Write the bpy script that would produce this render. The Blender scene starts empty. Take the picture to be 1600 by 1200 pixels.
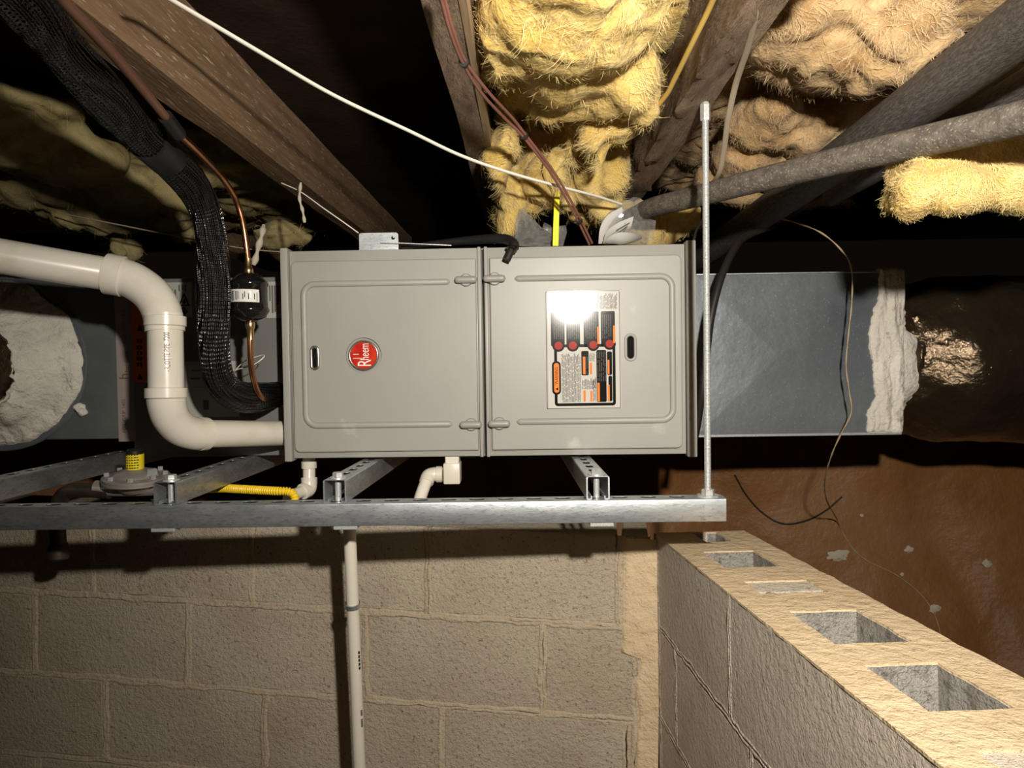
import bpy, bmesh, math, random
from mathutils import Vector, Matrix, noise
random.seed(7)
V = Vector
S = bpy.context.scene
COL = S.collection

# ------------------------------------------------------------------ camera
F_PX = 1110.0
CZ = 1.10
CAM = V((0, 0, CZ))
yaw, pitch, roll = math.radians(0.6), math.radians(1.5), math.radians(0.85)
FW = V((-math.sin(yaw) * math.cos(pitch), math.cos(yaw) * math.cos(pitch), -math.sin(pitch)))
R0 = FW.cross(V((0, 0, 1))).normalized()
U0 = R0.cross(FW).normalized()
RT = R0 * math.cos(roll) - U0 * math.sin(roll)
UP = U0 * math.cos(roll) + R0 * math.sin(roll)
cam_d = bpy.data.cameras.new('camera')
cam_d.sensor_width = 36.0
cam_d.lens = 36.0 * F_PX / 1600.0
cam_d.clip_start = 0.02
cam = bpy.data.objects.new('camera', cam_d)
COL.objects.link(cam)
cam.matrix_world = Matrix(((RT.x, UP.x, -FW.x, CAM.x), (RT.y, UP.y, -FW.y, CAM.y), (RT.z, UP.z, -FW.z, CAM.z), (0, 0, 0, 1)))
S.camera = cam

# ------------------------------------------------------------------ light: one small work lamp held above the camera, dim crawlspace ambient
w = bpy.data.worlds.new('world')
S.world = w
w.use_nodes = True
w.node_tree.nodes['Background'].inputs[0].default_value = (0.30, 0.22, 0.15, 1)
w.node_tree.nodes['Background'].inputs[1].default_value = 0.012
ld = bpy.data.lights.new('work_lamp', 'SPOT')
ld.spot_size = math.radians(130)
ld.spot_blend = 1.0
ld.energy = 122
ld.color = (1.0, 0.935, 0.83)
ld.shadow_soft_size = 0.022
lamp = bpy.data.objects.new('work_lamp', ld)
COL.objects.link(lamp)
lamp.location = (0.185, 0.0, CZ + 0.265)
lamp.rotation_euler = V((0.10, 1.0, -0.10)).to_track_quat('-Z', 'Y').to_euler()
S.view_settings.view_transform = 'Standard'
S.view_settings.look = 'None'
S.view_settings.gamma = 1.0
S.view_settings.use_curve_mapping = False
S.view_settings.exposure = 0.0


# ------------------------------------------------------------------ helpers: pixel + real depth -> place
def ray(px, py):
    return FW + RT * ((px - 800) / F_PX) + UP * ((600 - py) / F_PX)


def P(px, py, Y):
    d = ray(px, py)
    return CAM + d * (Y / d.y)


def hit(px, py, p0, n):
    d = ray(px, py)
    return CAM + d * ((p0 - CAM).dot(n) / d.dot(n))


# ------------------------------------------------------------------ helpers: objects
def obj(name, bm, mat, parent=None, smooth=None, recalc=True):
    if isinstance(bm, bmesh.types.BMesh):
        me = bpy.data.meshes.new(name)
        if recalc:
            bmesh.ops.recalc_face_normals(bm, faces=bm.faces[:])
        bm.to_mesh(me)
        bm.free()
    else:
        me = bm
    me.materials.clear()
    me.materials.append(mat)
    if smooth is not None:
        me.polygons.foreach_set('use_smooth', [True] * len(me.polygons))
        if smooth < 179:
            me.set_sharp_from_angle(angle=math.radians(smooth))
    o = bpy.data.objects.new(name, me)
    COL.objects.link(o)
    if parent is not None:
        o.parent = parent
    return o


def tag(o, label, cat=None, group=None, kind=None):
    o['label'] = label
    if cat:
        o['category'] = cat
    if group:
        o['group'] = group
    if kind:
        o['kind'] = kind
    return o


def thing(name, label, cat, loc=(0, 0, 0), rotz=0.0, group=None, kind=None):
    o = bpy.data.objects.new(name, None)
    COL.objects.link(o)
    o.empty_display_size = 0.05
    o.location = loc
    o.rotation_euler = (0, 0, rotz)
    return tag(o, label, cat, group, kind)


def base(pts):
    """a sensible base point for a thing's Empty"""
    c = V((0, 0, 0))
    for p in pts:
        c += V(p)
    c /= len(pts)
    return V((c.x, c.y, min(p[2] for p in pts)))


def shift(bm, off):
    bmesh.ops.translate(bm, verts=bm.verts[:], vec=off)
    return bm


def box(lo, hi, bevel=0.0, segs=2, bm=None):
    bm2 = bmesh.new()
    lo, hi = V(lo), V(hi)
    c, s = (lo + hi) / 2, hi - lo
    bmesh.ops.create_cube(bm2, size=1.0, matrix=Matrix.Translation(c) @ Matrix.Diagonal((s.x, s.y, s.z, 1)))
    if bevel:
        bmesh.ops.bevel(bm2, geom=bm2.edges[:], offset=bevel, segments=segs, profile=0.5, affect='EDGES')
    if bm is None:
        return bm2
    merge(bm, bm2)
    return bm


def merge(a, b):
    me = bpy.data.meshes.new('tmp')
    b.to_mesh(me)
    b.free()
    a.from_mesh(me)
    bpy.data.meshes.remove(me)
    return a


def catmull(pts, n=8):
    pts = [V(p) for p in pts]
    if len(pts) < 3:
        return [pts[0].lerp(pts[1], i / n) for i in range(n + 1)]
    ext = [pts[0] * 2 - pts[1]] + pts + [pts[-1] * 2 - pts[-2]]
    out = []
    for i in range(1, len(ext) - 2):
        a, b, c, d = ext[i - 1:i + 3]
        for k in range(n):
            t = k / n
            out.append(0.5 * ((2 * b) + (c - a) * t + (2 * a - 5 * b + 4 * c - d) * t * t + (3 * b - a - 3 * c + d) * t ** 3))
    out.append(pts[-1])
    return out


def tube(pts, r, segs=12, n=8, smooth_path=True, cap=True, ry=None, wob=None):
    """swept tube; r float or function of 0..1; UV = (metres along, metres around)"""
    path = catmull(pts, n) if smooth_path else [V(p) for p in pts]
    bm = bmesh.new()
    uvl = bm.loops.layers.uv.new('UVMap')
    rf = r if callable(r) else (lambda t: r)
    L = [0.0]
    for i in range(1, len(path)):
        L.append(L[-1] + (path[i] - path[i - 1]).length)
    tot = L[-1] or 1
    t0 = (path[1] - path[0]).normalized()
    ref = V((0, 0, 1)) if abs(t0.z) < 0.9 else V((1, 0, 0))
    nrm = (ref - t0 * ref.dot(t0)).normalized()
    rings = []
    for i, p in enumerate(path):
        a = path[max(i - 1, 0)]
        b = path[min(i + 1, len(path) - 1)]
        t = (b - a).normalized()
        nrm = (nrm - t * nrm.dot(t)).normalized()
        bi = t.cross(nrm)
        rad = rf(L[i] / tot)
        ring = []
        for k in range(segs):
            an = 2 * math.pi * k / segs
            rr = rad + (wob(L[i], an) if wob else 0)
            ring.append(bm.verts.new(p + nrm * math.cos(an) * rr * (ry or 1) + bi * math.sin(an) * rr))
        rings.append(ring)
    for i in range(len(rings) - 1):
        for k in range(segs):
            f = bm.faces.new((rings[i][k], rings[i][(k + 1) % segs], rings[i + 1][(k + 1) % segs], rings[i + 1][k]))
            rad = rf(L[i] / tot)
            uv = [(L[i], k), (L[i], k + 1), (L[i + 1], k + 1), (L[i + 1], k)]
            for lp, (u, v) in zip(f.loops, uv):
                lp[uvl].uv = (u, v / segs * 2 * math.pi * rad)
    if cap:
        bm.faces.new(rings[0])
        bm.faces.new(rings[-1][::-1])
    return bm


def lathe(prof, p0, axis, segs=32, closed=True, jit=None):
    """prof: [(radius, distance along axis)]"""
    bm = bmesh.new()
    axis = V(axis).normalized()
    ref = V((0, 0, 1)) if abs(axis.z) < 0.9 else V((1, 0, 0))
    n = (ref - axis * ref.dot(axis)).normalized()
    b = axis.cross(n)
    rings = []
    for (r, h) in prof:
        ring = []
        for k in range(segs):
            a = 2 * math.pi * k / segs
            dr, dh = jit(r, h, a) if jit else (0, 0)
            ring.append(bm.verts.new(V(p0) + axis * (h + dh) + (n * math.cos(a) + b * math.sin(a)) * max(r + dr, 1e-4)))
        rings.append(ring)
    for i in range(len(rings) - 1):
        for k in range(segs):
            bm.faces.new((rings[i][k], rings[i][(k + 1) % segs], rings[i + 1][(k + 1) % segs], rings[i + 1][k]))
    if closed:
        bm.faces.new(rings[0][::-1])
        bm.faces.new(rings[-1])
    return bm


def capsule2(cx, cy, lx, ly, n=8):
    """outline of a slot lx long, ly wide (long axis x if lx > ly)"""
    pts = []
    if lx >= ly:
        r, d = ly / 2, (lx - ly) / 2
        for k in range(n + 1):
            a = -math.pi / 2 + math.pi * k / n
            pts.append((cx + d + r * math.cos(a), cy + r * math.sin(a)))
        for k in range(n + 1):
            a = math.pi / 2 + math.pi * k / n
            pts.append((cx - d + r * math.cos(a), cy + r * math.sin(a)))
    else:
        return [(cx - (y - cy), cy + (x - cx)) for x, y in capsule2(cx, cy, ly, lx, n)]
    return pts


def rrect(x0, y0, x1, y1, rs, n=6):
    """rounded rectangle outline, rs = radii (bl, br, tr, tl)"""
    out = []
    for (cx, cy, r, a0) in ((x0, y0, rs[0], math.pi), (x1, y0, rs[1], 1.5 * math.pi), (x1, y1, rs[2], 0), (x0, y1, rs[3], .5 * math.pi)):
        sx = 1 if cx == x0 else -1
        sy = 1 if cy == y0 else -1
        if r <= 0:
            out.append((cx, cy))
        else:
            for k in range(n + 1):
                a = a0 + .5 * math.pi * k / n
                out.append((cx + sx * r + r * math.cos(a), cy + sy * r + r * math.sin(a)))
    return out


def circle2(cx, cy, r, n=28):
    return [(cx + r * math.cos(2 * math.pi * k / n), cy + r * math.sin(2 * math.pi * k / n)) for k in range(n)]


def holed(outer, holes, mp, depth):
    """plate with real holes; mp maps (x, y, d) to a point; d runs 0..depth"""
    bm = bmesh.new()
    edges = []
    loops = []
    for lp in [outer] + list(holes):
        vs = [bm.verts.new((x, y, 0)) for x, y in lp]
        loops.append(vs)
        for i in range(len(vs)):
            edges.append(bm.edges.new((vs[i], vs[(i + 1) % len(vs)])))
    bmesh.ops.triangle_fill(bm, use_beauty=True, use_dissolve=False, edges=edges)
    if depth:
        ret = bmesh.ops.extrude_face_region(bm, geom=bm.faces[:])
        vs = [g for g in ret['geom'] if isinstance(g, bmesh.types.BMVert)]
        for v in vs:
            v.co.z = depth
    for v in bm.verts:
        v.co = mp(v.co.x, v.co.y, v.co.z)
    return bm


def text_bm(s, size, mp, extrude=0.0):
    """lettering as mesh; centred on (0,0); mp maps (x, y) to a point"""
    cu = bpy.data.curves.new('txt', 'FONT')
    cu.body = s
    cu.size = size
    cu.align_x = 'CENTER'
    cu.align_y = 'CENTER'
    cu.resolution_u = 3
    o = bpy.data.objects.new('txt', cu)
    COL.objects.link(o)
    dg = bpy.context.evaluated_depsgraph_get()
    me = bpy.data.meshes.new_from_object(o.evaluated_get(dg))
    bm = bmesh.new()
    bm.from_mesh(me)
    bpy.data.objects.remove(o)
    bpy.data.curves.remove(cu)
    bpy.data.meshes.remove(me)
    for v in bm.verts:
        v.co = mp(v.co.x, v.co.y)
    return bm


def fbm(p, octs=4):
    a, s, f = 0.0, 1.0, 1.0
    for _ in range(octs):
        a += s * noise.noise(p * f)
        s *= 0.5
        f *= 2.03
    return a


# ------------------------------------------------------------------ materials
def mat(name, col, rough=0.6, metal=0.0, var=None, bump=None, coord='Object', spec=0.5, alpha=None, rnd=None, stretch=None, fine=None, sheen=0, coat=0, sss=0):
    m = bpy.data.materials.new(name)
    m.use_nodes = True
    nt = m.node_tree
    b = nt.nodes['Principled BSDF']
    b.inputs['Base Color'].default_value = (*col, 1)
    b.inputs['Roughness'].default_value = rough
    b.inputs['Metallic'].default_value = metal
    b.inputs['Specular IOR Level'].default_value = spec
    if coat:
        b.inputs['Coat Weight'].default_value = coat
        b.inputs['Coat Roughness'].default_value = 0.12
    if sss:
        b.inputs['Subsurface Weight'].default_value = sss
        b.inputs['Subsurface Radius'].default_value = (1, .8, .45)
        b.inputs['Subsurface Scale'].default_value = .007
    if sheen:
        b.inputs['Sheen Weight'].default_value = sheen
    tc = nt.nodes.new('ShaderNodeTexCoord')
    src = tc.outputs[coord]
    if stretch:
        mp = nt.nodes.new('ShaderNodeMapping')
        mp.inputs['Scale'].default_value = stretch
        nt.links.new(src, mp.inputs['Vector'])
        src = mp.outputs['Vector']

    def nz(scale, det=6, rg=0.6):
        n = nt.nodes.new('ShaderNodeTexNoise')
        n.inputs['Scale'].default_value = scale
        n.inputs['Detail'].default_value = det
        n.inputs['Roughness'].default_value = rg
        nt.links.new(src, n.inputs['Vector'])
        return n.outputs['Fac']

    def mixc(fac, a, bcol):
        mx = nt.nodes.new('ShaderNodeMix')
        mx.data_type = 'RGBA'
        nt.links.new(fac, mx.inputs[0])
        if isinstance(a, tuple):
            mx.inputs[6].default_value = (*a, 1)
        else:
            nt.links.new(a, mx.inputs[6])
        if isinstance(bcol, tuple):
            mx.inputs[7].default_value = (*bcol, 1)
        else:
            nt.links.new(bcol, mx.inputs[7])
        return mx.outputs[2]

    cur = col
    if rnd:
        oi = nt.nodes.new('ShaderNodeObjectInfo')
        cur = mixc(oi.outputs['Random'], cur, rnd)
    for (scale, lo, hi, c2) in (var or []):
        rp = nt.nodes.new('ShaderNodeMapRange')
        rp.inputs['From Min'].default_value = lo
        rp.inputs['From Max'].default_value = hi
        nt.links.new(nz(scale), rp.inputs['Value'])
        cur = mixc(rp.outputs['Result'], cur, c2)
    if not isinstance(cur, tuple):
        nt.links.new(cur, b.inputs['Base Color'])
    last = None
    for (scale, strength, dist) in (bump or []):
        bp = nt.nodes.new('ShaderNodeBump')
        bp.inputs['Strength'].default_value = strength
        bp.inputs['Distance'].default_value = dist
        nt.links.new(nz(scale), bp.inputs['Height'])
        if last:
            nt.links.new(last, bp.inputs['Normal'])
        last = bp.outputs['Normal']
    if last:
        nt.links.new(last, b.inputs['Normal'])
    return m


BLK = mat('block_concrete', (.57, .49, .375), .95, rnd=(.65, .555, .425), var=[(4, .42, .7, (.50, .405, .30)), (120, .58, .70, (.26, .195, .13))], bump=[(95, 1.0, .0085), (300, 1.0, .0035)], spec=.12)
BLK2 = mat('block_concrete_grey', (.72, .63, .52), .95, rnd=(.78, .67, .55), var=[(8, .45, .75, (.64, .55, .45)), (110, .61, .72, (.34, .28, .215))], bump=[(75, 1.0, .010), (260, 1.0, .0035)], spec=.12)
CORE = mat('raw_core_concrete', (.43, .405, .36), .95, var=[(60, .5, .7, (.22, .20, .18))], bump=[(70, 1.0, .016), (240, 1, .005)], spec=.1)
MORT = mat('mortar', (.60, .495, .365), .95, var=[(20, .42, .7, (.58, .46, .32)), (120, .60, .72, (.36, .27, .18))], bump=[(95, 1, .008), (300, .9, .003)], spec=.12)
CAPM = mat('mortar_wash_tan', (.70, .545, .355), .95, var=[(10, .42, .72, (.62, .465, .285)), (90, .6, .72, (.55, .39, .23))], bump=[(45, .9, .010), (220, .8, .003)], spec=.12)
DIRT = mat('dirt', (.16, .10, .06), 1.0, var=[(5, .4, .7, (.10, .06, .035))], bump=[(30, 1, .03)], spec=.1)
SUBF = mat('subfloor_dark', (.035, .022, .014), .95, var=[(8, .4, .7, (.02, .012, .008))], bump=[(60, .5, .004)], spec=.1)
WOOD = mat('joist_wood_brown', (.31, .195, .112), .85, stretch=(9, .7, 9), var=[(7, .35, .7, (.18, .105, .058)), (34, .60, .66, (.62, .48, .34))], bump=[(18, .8, .004), (90, .5, .002)], spec=.2)
WOOD2 = mat('joist_wood_rough', (.41, .295, .205), .9, stretch=(6, 1.2, 6), var=[(9, .38, .72, (.22, .148, .10)), (50, .6, .8, (.38, .28, .21))], bump=[(16, 1, .016), (70, .9, .005)], spec=.2)
WOOD_LIT = mat('joist_wood_lit', (.40, .29, .17), .85, stretch=(9, .7, 9), var=[(10, .4, .7, (.28, .19, .11))], bump=[(30, .5, .002)], spec=.2)  # joist wood with the light on its side edge painted in
GREY = mat('cabinet_grey_paint', (.325, .318, .288), .40, var=[(3.5, .45, .75, (.36, .352, .318)), (9, .66, .74, (.43, .42, .385))], bump=[(14, .04, .003)], spec=.32)
GREYD = mat('cabinet_edge_grey', (.30, .288, .262), .4, spec=.5)
GREYC = mat('coil_case_grey', (.17, .162, .15), .42, var=[(5, .4, .8, (.14, .135, .125))], spec=.5)
BLACKH = mat('dark_opening', (.008, .007, .006), .8, spec=.1)
CHROME = mat('satin_nickel', (.55, .53, .48), .25, metal=.9)
GALV = mat('galvanized_steel', (.50, .53, .555), .42, metal=.88, stretch=(.6, 2, 2), var=[(30, .4, .62, (.64, .67, .69)), (160, .52, .68, (.36, .39, .41))], bump=[(160, .2, .001)])
GALVB = mat('galvanized_bright', (.66, .67, .66), .35, metal=.55, var=[(300, .45, .7, (.48, .50, .50))], bump=[(300, .2, .001)])
DUCT = mat('duct_sheet_steel', (.165, .185, .205), .42, metal=.4, var=[(9, .4, .68, (.235, .25, .26)), (2.2, .40, .60, (.105, .12, .135)), (200, .62, .72, (.32, .33, .34))], bump=[(3, .3, .02), (60, .08, .002)])
DUCTL = mat('plenum_sheet_steel', (.13, .145, .14), .38, metal=.35, var=[(4, .4, .7, (.20, .215, .205))], bump=[(4, .12, .01)])
MAST = mat('white_mastic', (.76, .71, .62), .65, var=[(9, .4, .68, (.60, .55, .47)), (30, .62, .70, (.34, .30, .25))], bump=[(18, 1.0, .016), (80, .8, .005)], spec=.35)
FOIL = mat('foil_duct_jacket', (.12, .085, .052), .13, metal=.8, var=[(3, .4, .7, (.07, .05, .03))], bump=[(5, .5, .03), (30, .7, .008)])
PVC = mat('white_pvc', (.72, .675, .58), .28, var=[(14, .5, .85, (.60, .53, .41))], spec=.5)
PVCB = mat('white_pvc_bright', (.68, .63, .535), .35, var=[(20, .55, .85, (.60, .50, .36))], spec=.5)
DULLC = mat('dull_copper', (.24, .12, .075), .55, metal=.5)
COPPER = mat('copper_tube', (.62, .28, .14), .28, metal=1.0, var=[(25, .45, .7, (.42, .18, .09))])
BRASS = mat('brazed_copper_brass', (.62, .42, .22), .3, metal=1.0)
BLKGL = mat('gloss_black_paint', (.008, .008, .008), .12, spec=.6)
RUBB = mat('black_rubber', (.012, .011, .011), .5, spec=.4)
IRON = mat('black_iron', (.035, .025, .02), .55, metal=.3, var=[(40, .45, .7, (.06, .035, .02))], bump=[(120, .3, .002)])
FOAM = mat('dark_grey_pipe', (.062, .055, .052), .6, coord='UV', stretch=(12, 60, 1), var=[(5, .42, .7, (.15, .13, .115)), (30, .62, .74, (.34, .29, .22))], bump=[(10, .5, .004)], spec=.4)
FOAM2 = mat('dusty_grey_pipe', (.10, .086, .072), .75, coord='UV', stretch=(20, 20, 1), var=[(3, .4, .65, (.175, .15, .122)), (12, .58, .66, (.36, .30, .23)), (9, .62, .7, (.07, .06, .055))], bump=[(9, .5, .004)], spec=.3)
INSY = mat('fiberglass_yellow', (.58, .39, .10), .95, var=[(7, .40, .66, (.80, .62, .25)), (13, .50, .70, (.42, .25, .06)), (60, .6, .78, (.86, .74, .42))], bump=[(28, .8, .012), (140, .7, .004)], spec=.05, sheen=.15, sss=.35)
INST = mat('fiberglass_tan', (.48, .31, .145), .95, var=[(6, .42, .66, (.62, .45, .25)), (14, .48, .70, (.30, .175, .07)), (70, .6, .78, (.68, .53, .33))], bump=[(28, .8, .012), (140, .7, .004)], spec=.05, sheen=.15, sss=.35)
INSD = mat('fiberglass_dusty', (.34, .27, .12), .95, var=[(7, .42, .68, (.44, .37, .19)), (18, .5, .75, (.16, .12, .05))], bump=[(40, .6, .006)], spec=.05, sss=.4)
FIBM = mat('glass_fibre_pale', (.84, .66, .30), .6, rnd=(.84, .66, .30), spec=.3)
FIBT = mat('glass_fibre_tan', (.64, .46, .26), .6, spec=.3)
SHEET = mat('brown_vapor_sheet', (.25, .108, .033), .5, var=[(3.2, .40, .7, (.19, .08, .025)), (1.1, .45, .65, (.28, .145, .065)), (60, .68, .76, (.36, .21, .11))], bump=[(3.0, .5, .06), (9, .5, .012)], spec=.3)
CABW = mat('white_cable_jacket', (.80, .76, .66), .45, spec=.4)
CABR = mat('brown_red_wire', (.22, .09, .065), .4, spec=.5)
CABY = mat('yellow_cable_jacket', (.62, .42, .10), .45, spec=.4)
CABG = mat('dusty_grey_cable', (.36, .29, .21), .6, spec=.3)
CABB = mat('black_cable_jacket', (.018, .015, .013), .5, spec=.4)
TWINE = mat('tan_twine', (.42, .31, .19), .9, bump=[(300, .8, .002)], spec=.1)
WEB = mat('pale_dust', (.52, .46, .36), .95, spec=.1)
YEL = mat('yellow_plastic', (.90, .80, .02), .4, spec=.4)
YELG = mat('yellow_gas_jacket', (.88, .60, .02), .38, spec=.5)
YELT = mat('yellow_tag', (.85, .68, .02), .45, spec=.4)
INK = mat('black_ink', (.012, .011, .010), .09, spec=.6)
INKG = mat('grey_print', (.13, .125, .115), .09, spec=.6)
INKR = mat('dark_red_ink', (.16, .06, .045), .5)
ORNG = mat('orange_print', (.80, .24, .06), .09, spec=.6)
ORNG2 = mat('orange_sticker', (.62, .14, .03), .3, spec=.5)
REDP = mat('dark_red_print', (.36, .04, .03), .09)
LBL = mat('silver_label', (.58, .56, .51), .085, spec=.7)
PAPER = mat('white_paper', (.70, .68, .64), .6, spec=.3)
PAPERD = mat('grey_sticker', (.38, .37, .34), .4, spec=.4)
TAPE = mat('printed_foil_tape', (.36, .30, .27), .45, metal=.2)
RED = mat('red_emblem', (.50, .02, .015), .16, spec=.6, coat=.5, var=[(30, .4, .75, (.66, .06, .02))])
WHT = mat('white_lettering', (.85, .80, .75), .3)
CAST = mat('cast_grey_metal', (.42, .38, .35), .4, metal=.5, bump=[(90, .2, .002)])

# black ribbed line-set jacket: fine ribs along the run, small cross crinkles
JACK = mat('black_ribbed_jacket', (.010, .0095, .009), .26, coord='UV', spec=.6)
nt = JACK.node_tree
uvn = nt.nodes.new('ShaderNodeTexCoord')


def wave(scale, direction, dist):
    wv = nt.nodes.new('ShaderNodeTexWave')
    wv.wave_type = 'BANDS'
    wv.bands_direction = direction
    wv.inputs['Scale'].default_value = scale
    wv.inputs['Distortion'].default_value = dist
    wv.inputs['Detail'].default_value = 2
    wv.inputs['Detail Scale'].default_value = 2
    nt.links.new(uvn.outputs['UV'], wv.inputs['Vector'])
    return wv.outputs['Fac']


b1 = nt.nodes.new('ShaderNodeBump')
b1.inputs['Strength'].default_value = .9
b1.inputs['Distance'].default_value = .004
nt.links.new(wave(48, 'Y', .3), b1.inputs['Height'])
b2 = nt.nodes.new('ShaderNodeBump')
b2.inputs['Strength'].default_value = .45
b2.inputs['Distance'].default_value = .002
nt.links.new(wave(40, 'X', 3.0), b2.inputs['Height'])
nt.links.new(b1.outputs['Normal'], b2.inputs['Normal'])
nt.links.new(b2.outputs['Normal'], nt.nodes['Principled BSDF'].inputs['Normal'])

# clear plastic film
FILM = bpy.data.materials.new('clear_plastic_film')
FILM.use_nodes = True
nt = FILM.node_tree
nt.nodes.clear()
out = nt.nodes.new('ShaderNodeOutputMaterial')
mx = nt.nodes.new('ShaderNodeMixShader')
tr = nt.nodes.new('ShaderNodeBsdfTransparent')
tr.inputs[0].default_value = (.93, .93, .92, 1)
pr = nt.nodes.new('ShaderNodeBsdfPrincipled')
pr.inputs['Base Color'].default_value = (.55, .54, .52, 1)
pr.inputs['Roughness'].default_value = .09
pr.inputs['Specular IOR Level'].default_value = 1.0
mx.inputs[0].default_value = .20
nt.links.new(tr.outputs[0], mx.inputs[1])
nt.links.new(pr.outputs[0], mx.inputs[2])
nt.links.new(mx.outputs[0], out.inputs[0])

# ================================================================== STRUCTURE
fl = obj('floor', box((-3.2, -1.2, -.1), (3.2, 3.6, 0)), DIRT)
tag(fl, 'bare brown dirt floor of the crawlspace', 'floor', kind='structure')
JB = CZ + .452      # underside of the joists
JT = CZ + .60       # underside of the subfloor
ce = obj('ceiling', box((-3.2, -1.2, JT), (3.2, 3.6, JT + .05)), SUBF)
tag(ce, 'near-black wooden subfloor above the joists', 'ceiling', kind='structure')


def joist(xl, xr, skew, label, mt, chips=0, seed=0, y0=-.6, y1=3.3):
    """a long timber; skew = sideways drift per metre of depth"""
    bm = bmesh.new()
    ny, nx, nz = 150, 5, 8
    prof = []
    for i in range(nx):
        prof.append((i / nx, 0))
    for i in range(nz):
        prof.append((1, i / nz))
    for i in range(nx):
        prof.append((1 - i / nx, 1))
    for i in range(nz):
        prof.append((0, 1 - i / nz))
    rings = []
    for j in range(ny + 1):
        y = y0 + (y1 - y0) * j / ny
        ring = []
        for (a, c) in prof:
            x = xl + (xr - xl) * a + skew * (y - 1.0)
            z = JB + (JT - JB) * c
            q = V((x * 14 + seed, y * 3, z * 14))
            d = fbm(q, 3) * (.003 + .004 * chips)
            if chips and c < .6:
                t = noise.noise(V((seed + a * 2.2, y * 9, c * 3.1)))
                if t > .28:
                    d += .006
            x += d * (1 if a > .5 else -1) * (1 if 0 < c < 1 or a in (0, 1) else .4)
            z -= d if c == 0 else 0
            ring.append(bm.verts.new((x, y, z)))
        rings.append(ring)
    n = len(prof)
    for j in range(ny):
        for k in range(n):
            bm.faces.new((rings[j][k], rings[j][(k + 1) % n], rings[j + 1][(k + 1) % n], rings[j + 1][k]))
    bm.faces.new(rings[0])
    bm.faces.new(rings[-1])
    o = obj('floor_joist', bm, mt, smooth=35)
    tag(o, label, 'joist', 'floor joists', 'structure')
    return o


joist(-.596, -.535, 0.02, 'brown floor joist with pale flecks above the black line set', WOOD, 0, 1.3)
joist(-.112, -.066, 0.012, 'narrow dark floor joist left of the yellow insulation', WOOD2, 0, 5.1)
jm = bpy.data.objects['floor_joist.001']
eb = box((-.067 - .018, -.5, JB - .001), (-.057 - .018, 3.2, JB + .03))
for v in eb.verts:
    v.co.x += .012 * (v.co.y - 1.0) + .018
obj('lit_edge_strip', eb, WOOD_LIT, jm)  # added strip, its paler colour paints the lit right edge of the joist
joist(.290, .347, -.01, 'rough barky floor joist holding the top of the threaded rod', WOOD2, 1, 9.7)
joist(.80, .86, 0.0, 'floor joist behind the large grey pipe at right', WOOD2, 0, 12.7)
joist(-1.15, -1.09, 0.0, 'floor joist at far left above the dusty insulation', WOOD, 0, 15.7)

# ---------------------------------------------------------------- back block wall
n0 = V((-.139, -1, 0)).normalized()
W0 = P(1018, 836, 1.56)
Apt, Bpt = hit(0, 921, W0, n0), hit(972, 980, W0, n0)
ub = (Bpt - Apt).normalized()
nb = n0
vb = nb.cross(ub).normalized()
if vb.z < 0:
    vb = -vb


def wuv(px, py):
    q = hit(px, py, W0, n0) - W0
    return q.dot(ub), q.dot(vb)


def wall_pt(u, v, d=0.0):
    return W0 + ub * u + vb * v + nb * d


v1 = wuv(500, 952)[1]
v2 = wuv(500, 1088)[1]
CH = v1 - v2
vt = min(v1 + CH, wuv(900, 834)[1] + .0)
vrows = [vt, v1, v2, v2 - CH, v2 - 2 * CH, v2 - 3 * CH]
rows_u = [[wuv(x, 900)[0] for x in (145, 392, 669, 967)],
          [wuv(x, 1030)[0] for x in (54, 294, 570, 848)],
          [wuv(x, 1130)[0] for x in (165, 413, 690)],
          [wuv(x, 1190)[0] for x in (60, 310, 590, 860)],
          [wuv(x, 1190)[0] for x in (165, 413, 690)]]
WB = thing('wall_back', 'tan concrete block wall under the strut rail', 'wall', wall_pt(-.7, vrows[-1]), kind='structure')
WBo = WB.location.copy()
JG = .006
for r in range(5):
    us = rows_u[r]
    pitch_u = us[1] - us[0]
    us = [us[0] - 2 * pitch_u, us[0] - pitch_u] + us
    if r in (2, 4):
        us.append(us[-1] + pitch_u)
    if us[-1] < -.05:
        us.append(0.0)
    for a, b in zip(us[:-1], us[1:]):
        if b - a < .06:
            continue
        bm = box((a + JG, -.19, vrows[r + 1] + JG), (b - JG, 0, vrows[r] - (JG if r else 0)), bevel=.004, segs=1)
        dj = random.uniform(-.002, .002)
        for v in bm.verts:
            q = v.co.copy()
            jx = noise.noise(q * 9) * .003
            v.co = wall_pt(q.x + jx, q.z + noise.noise(q * 7) * .003, q.y + dj) - WBo
        obj('block', bm, BLK, WB)


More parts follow.
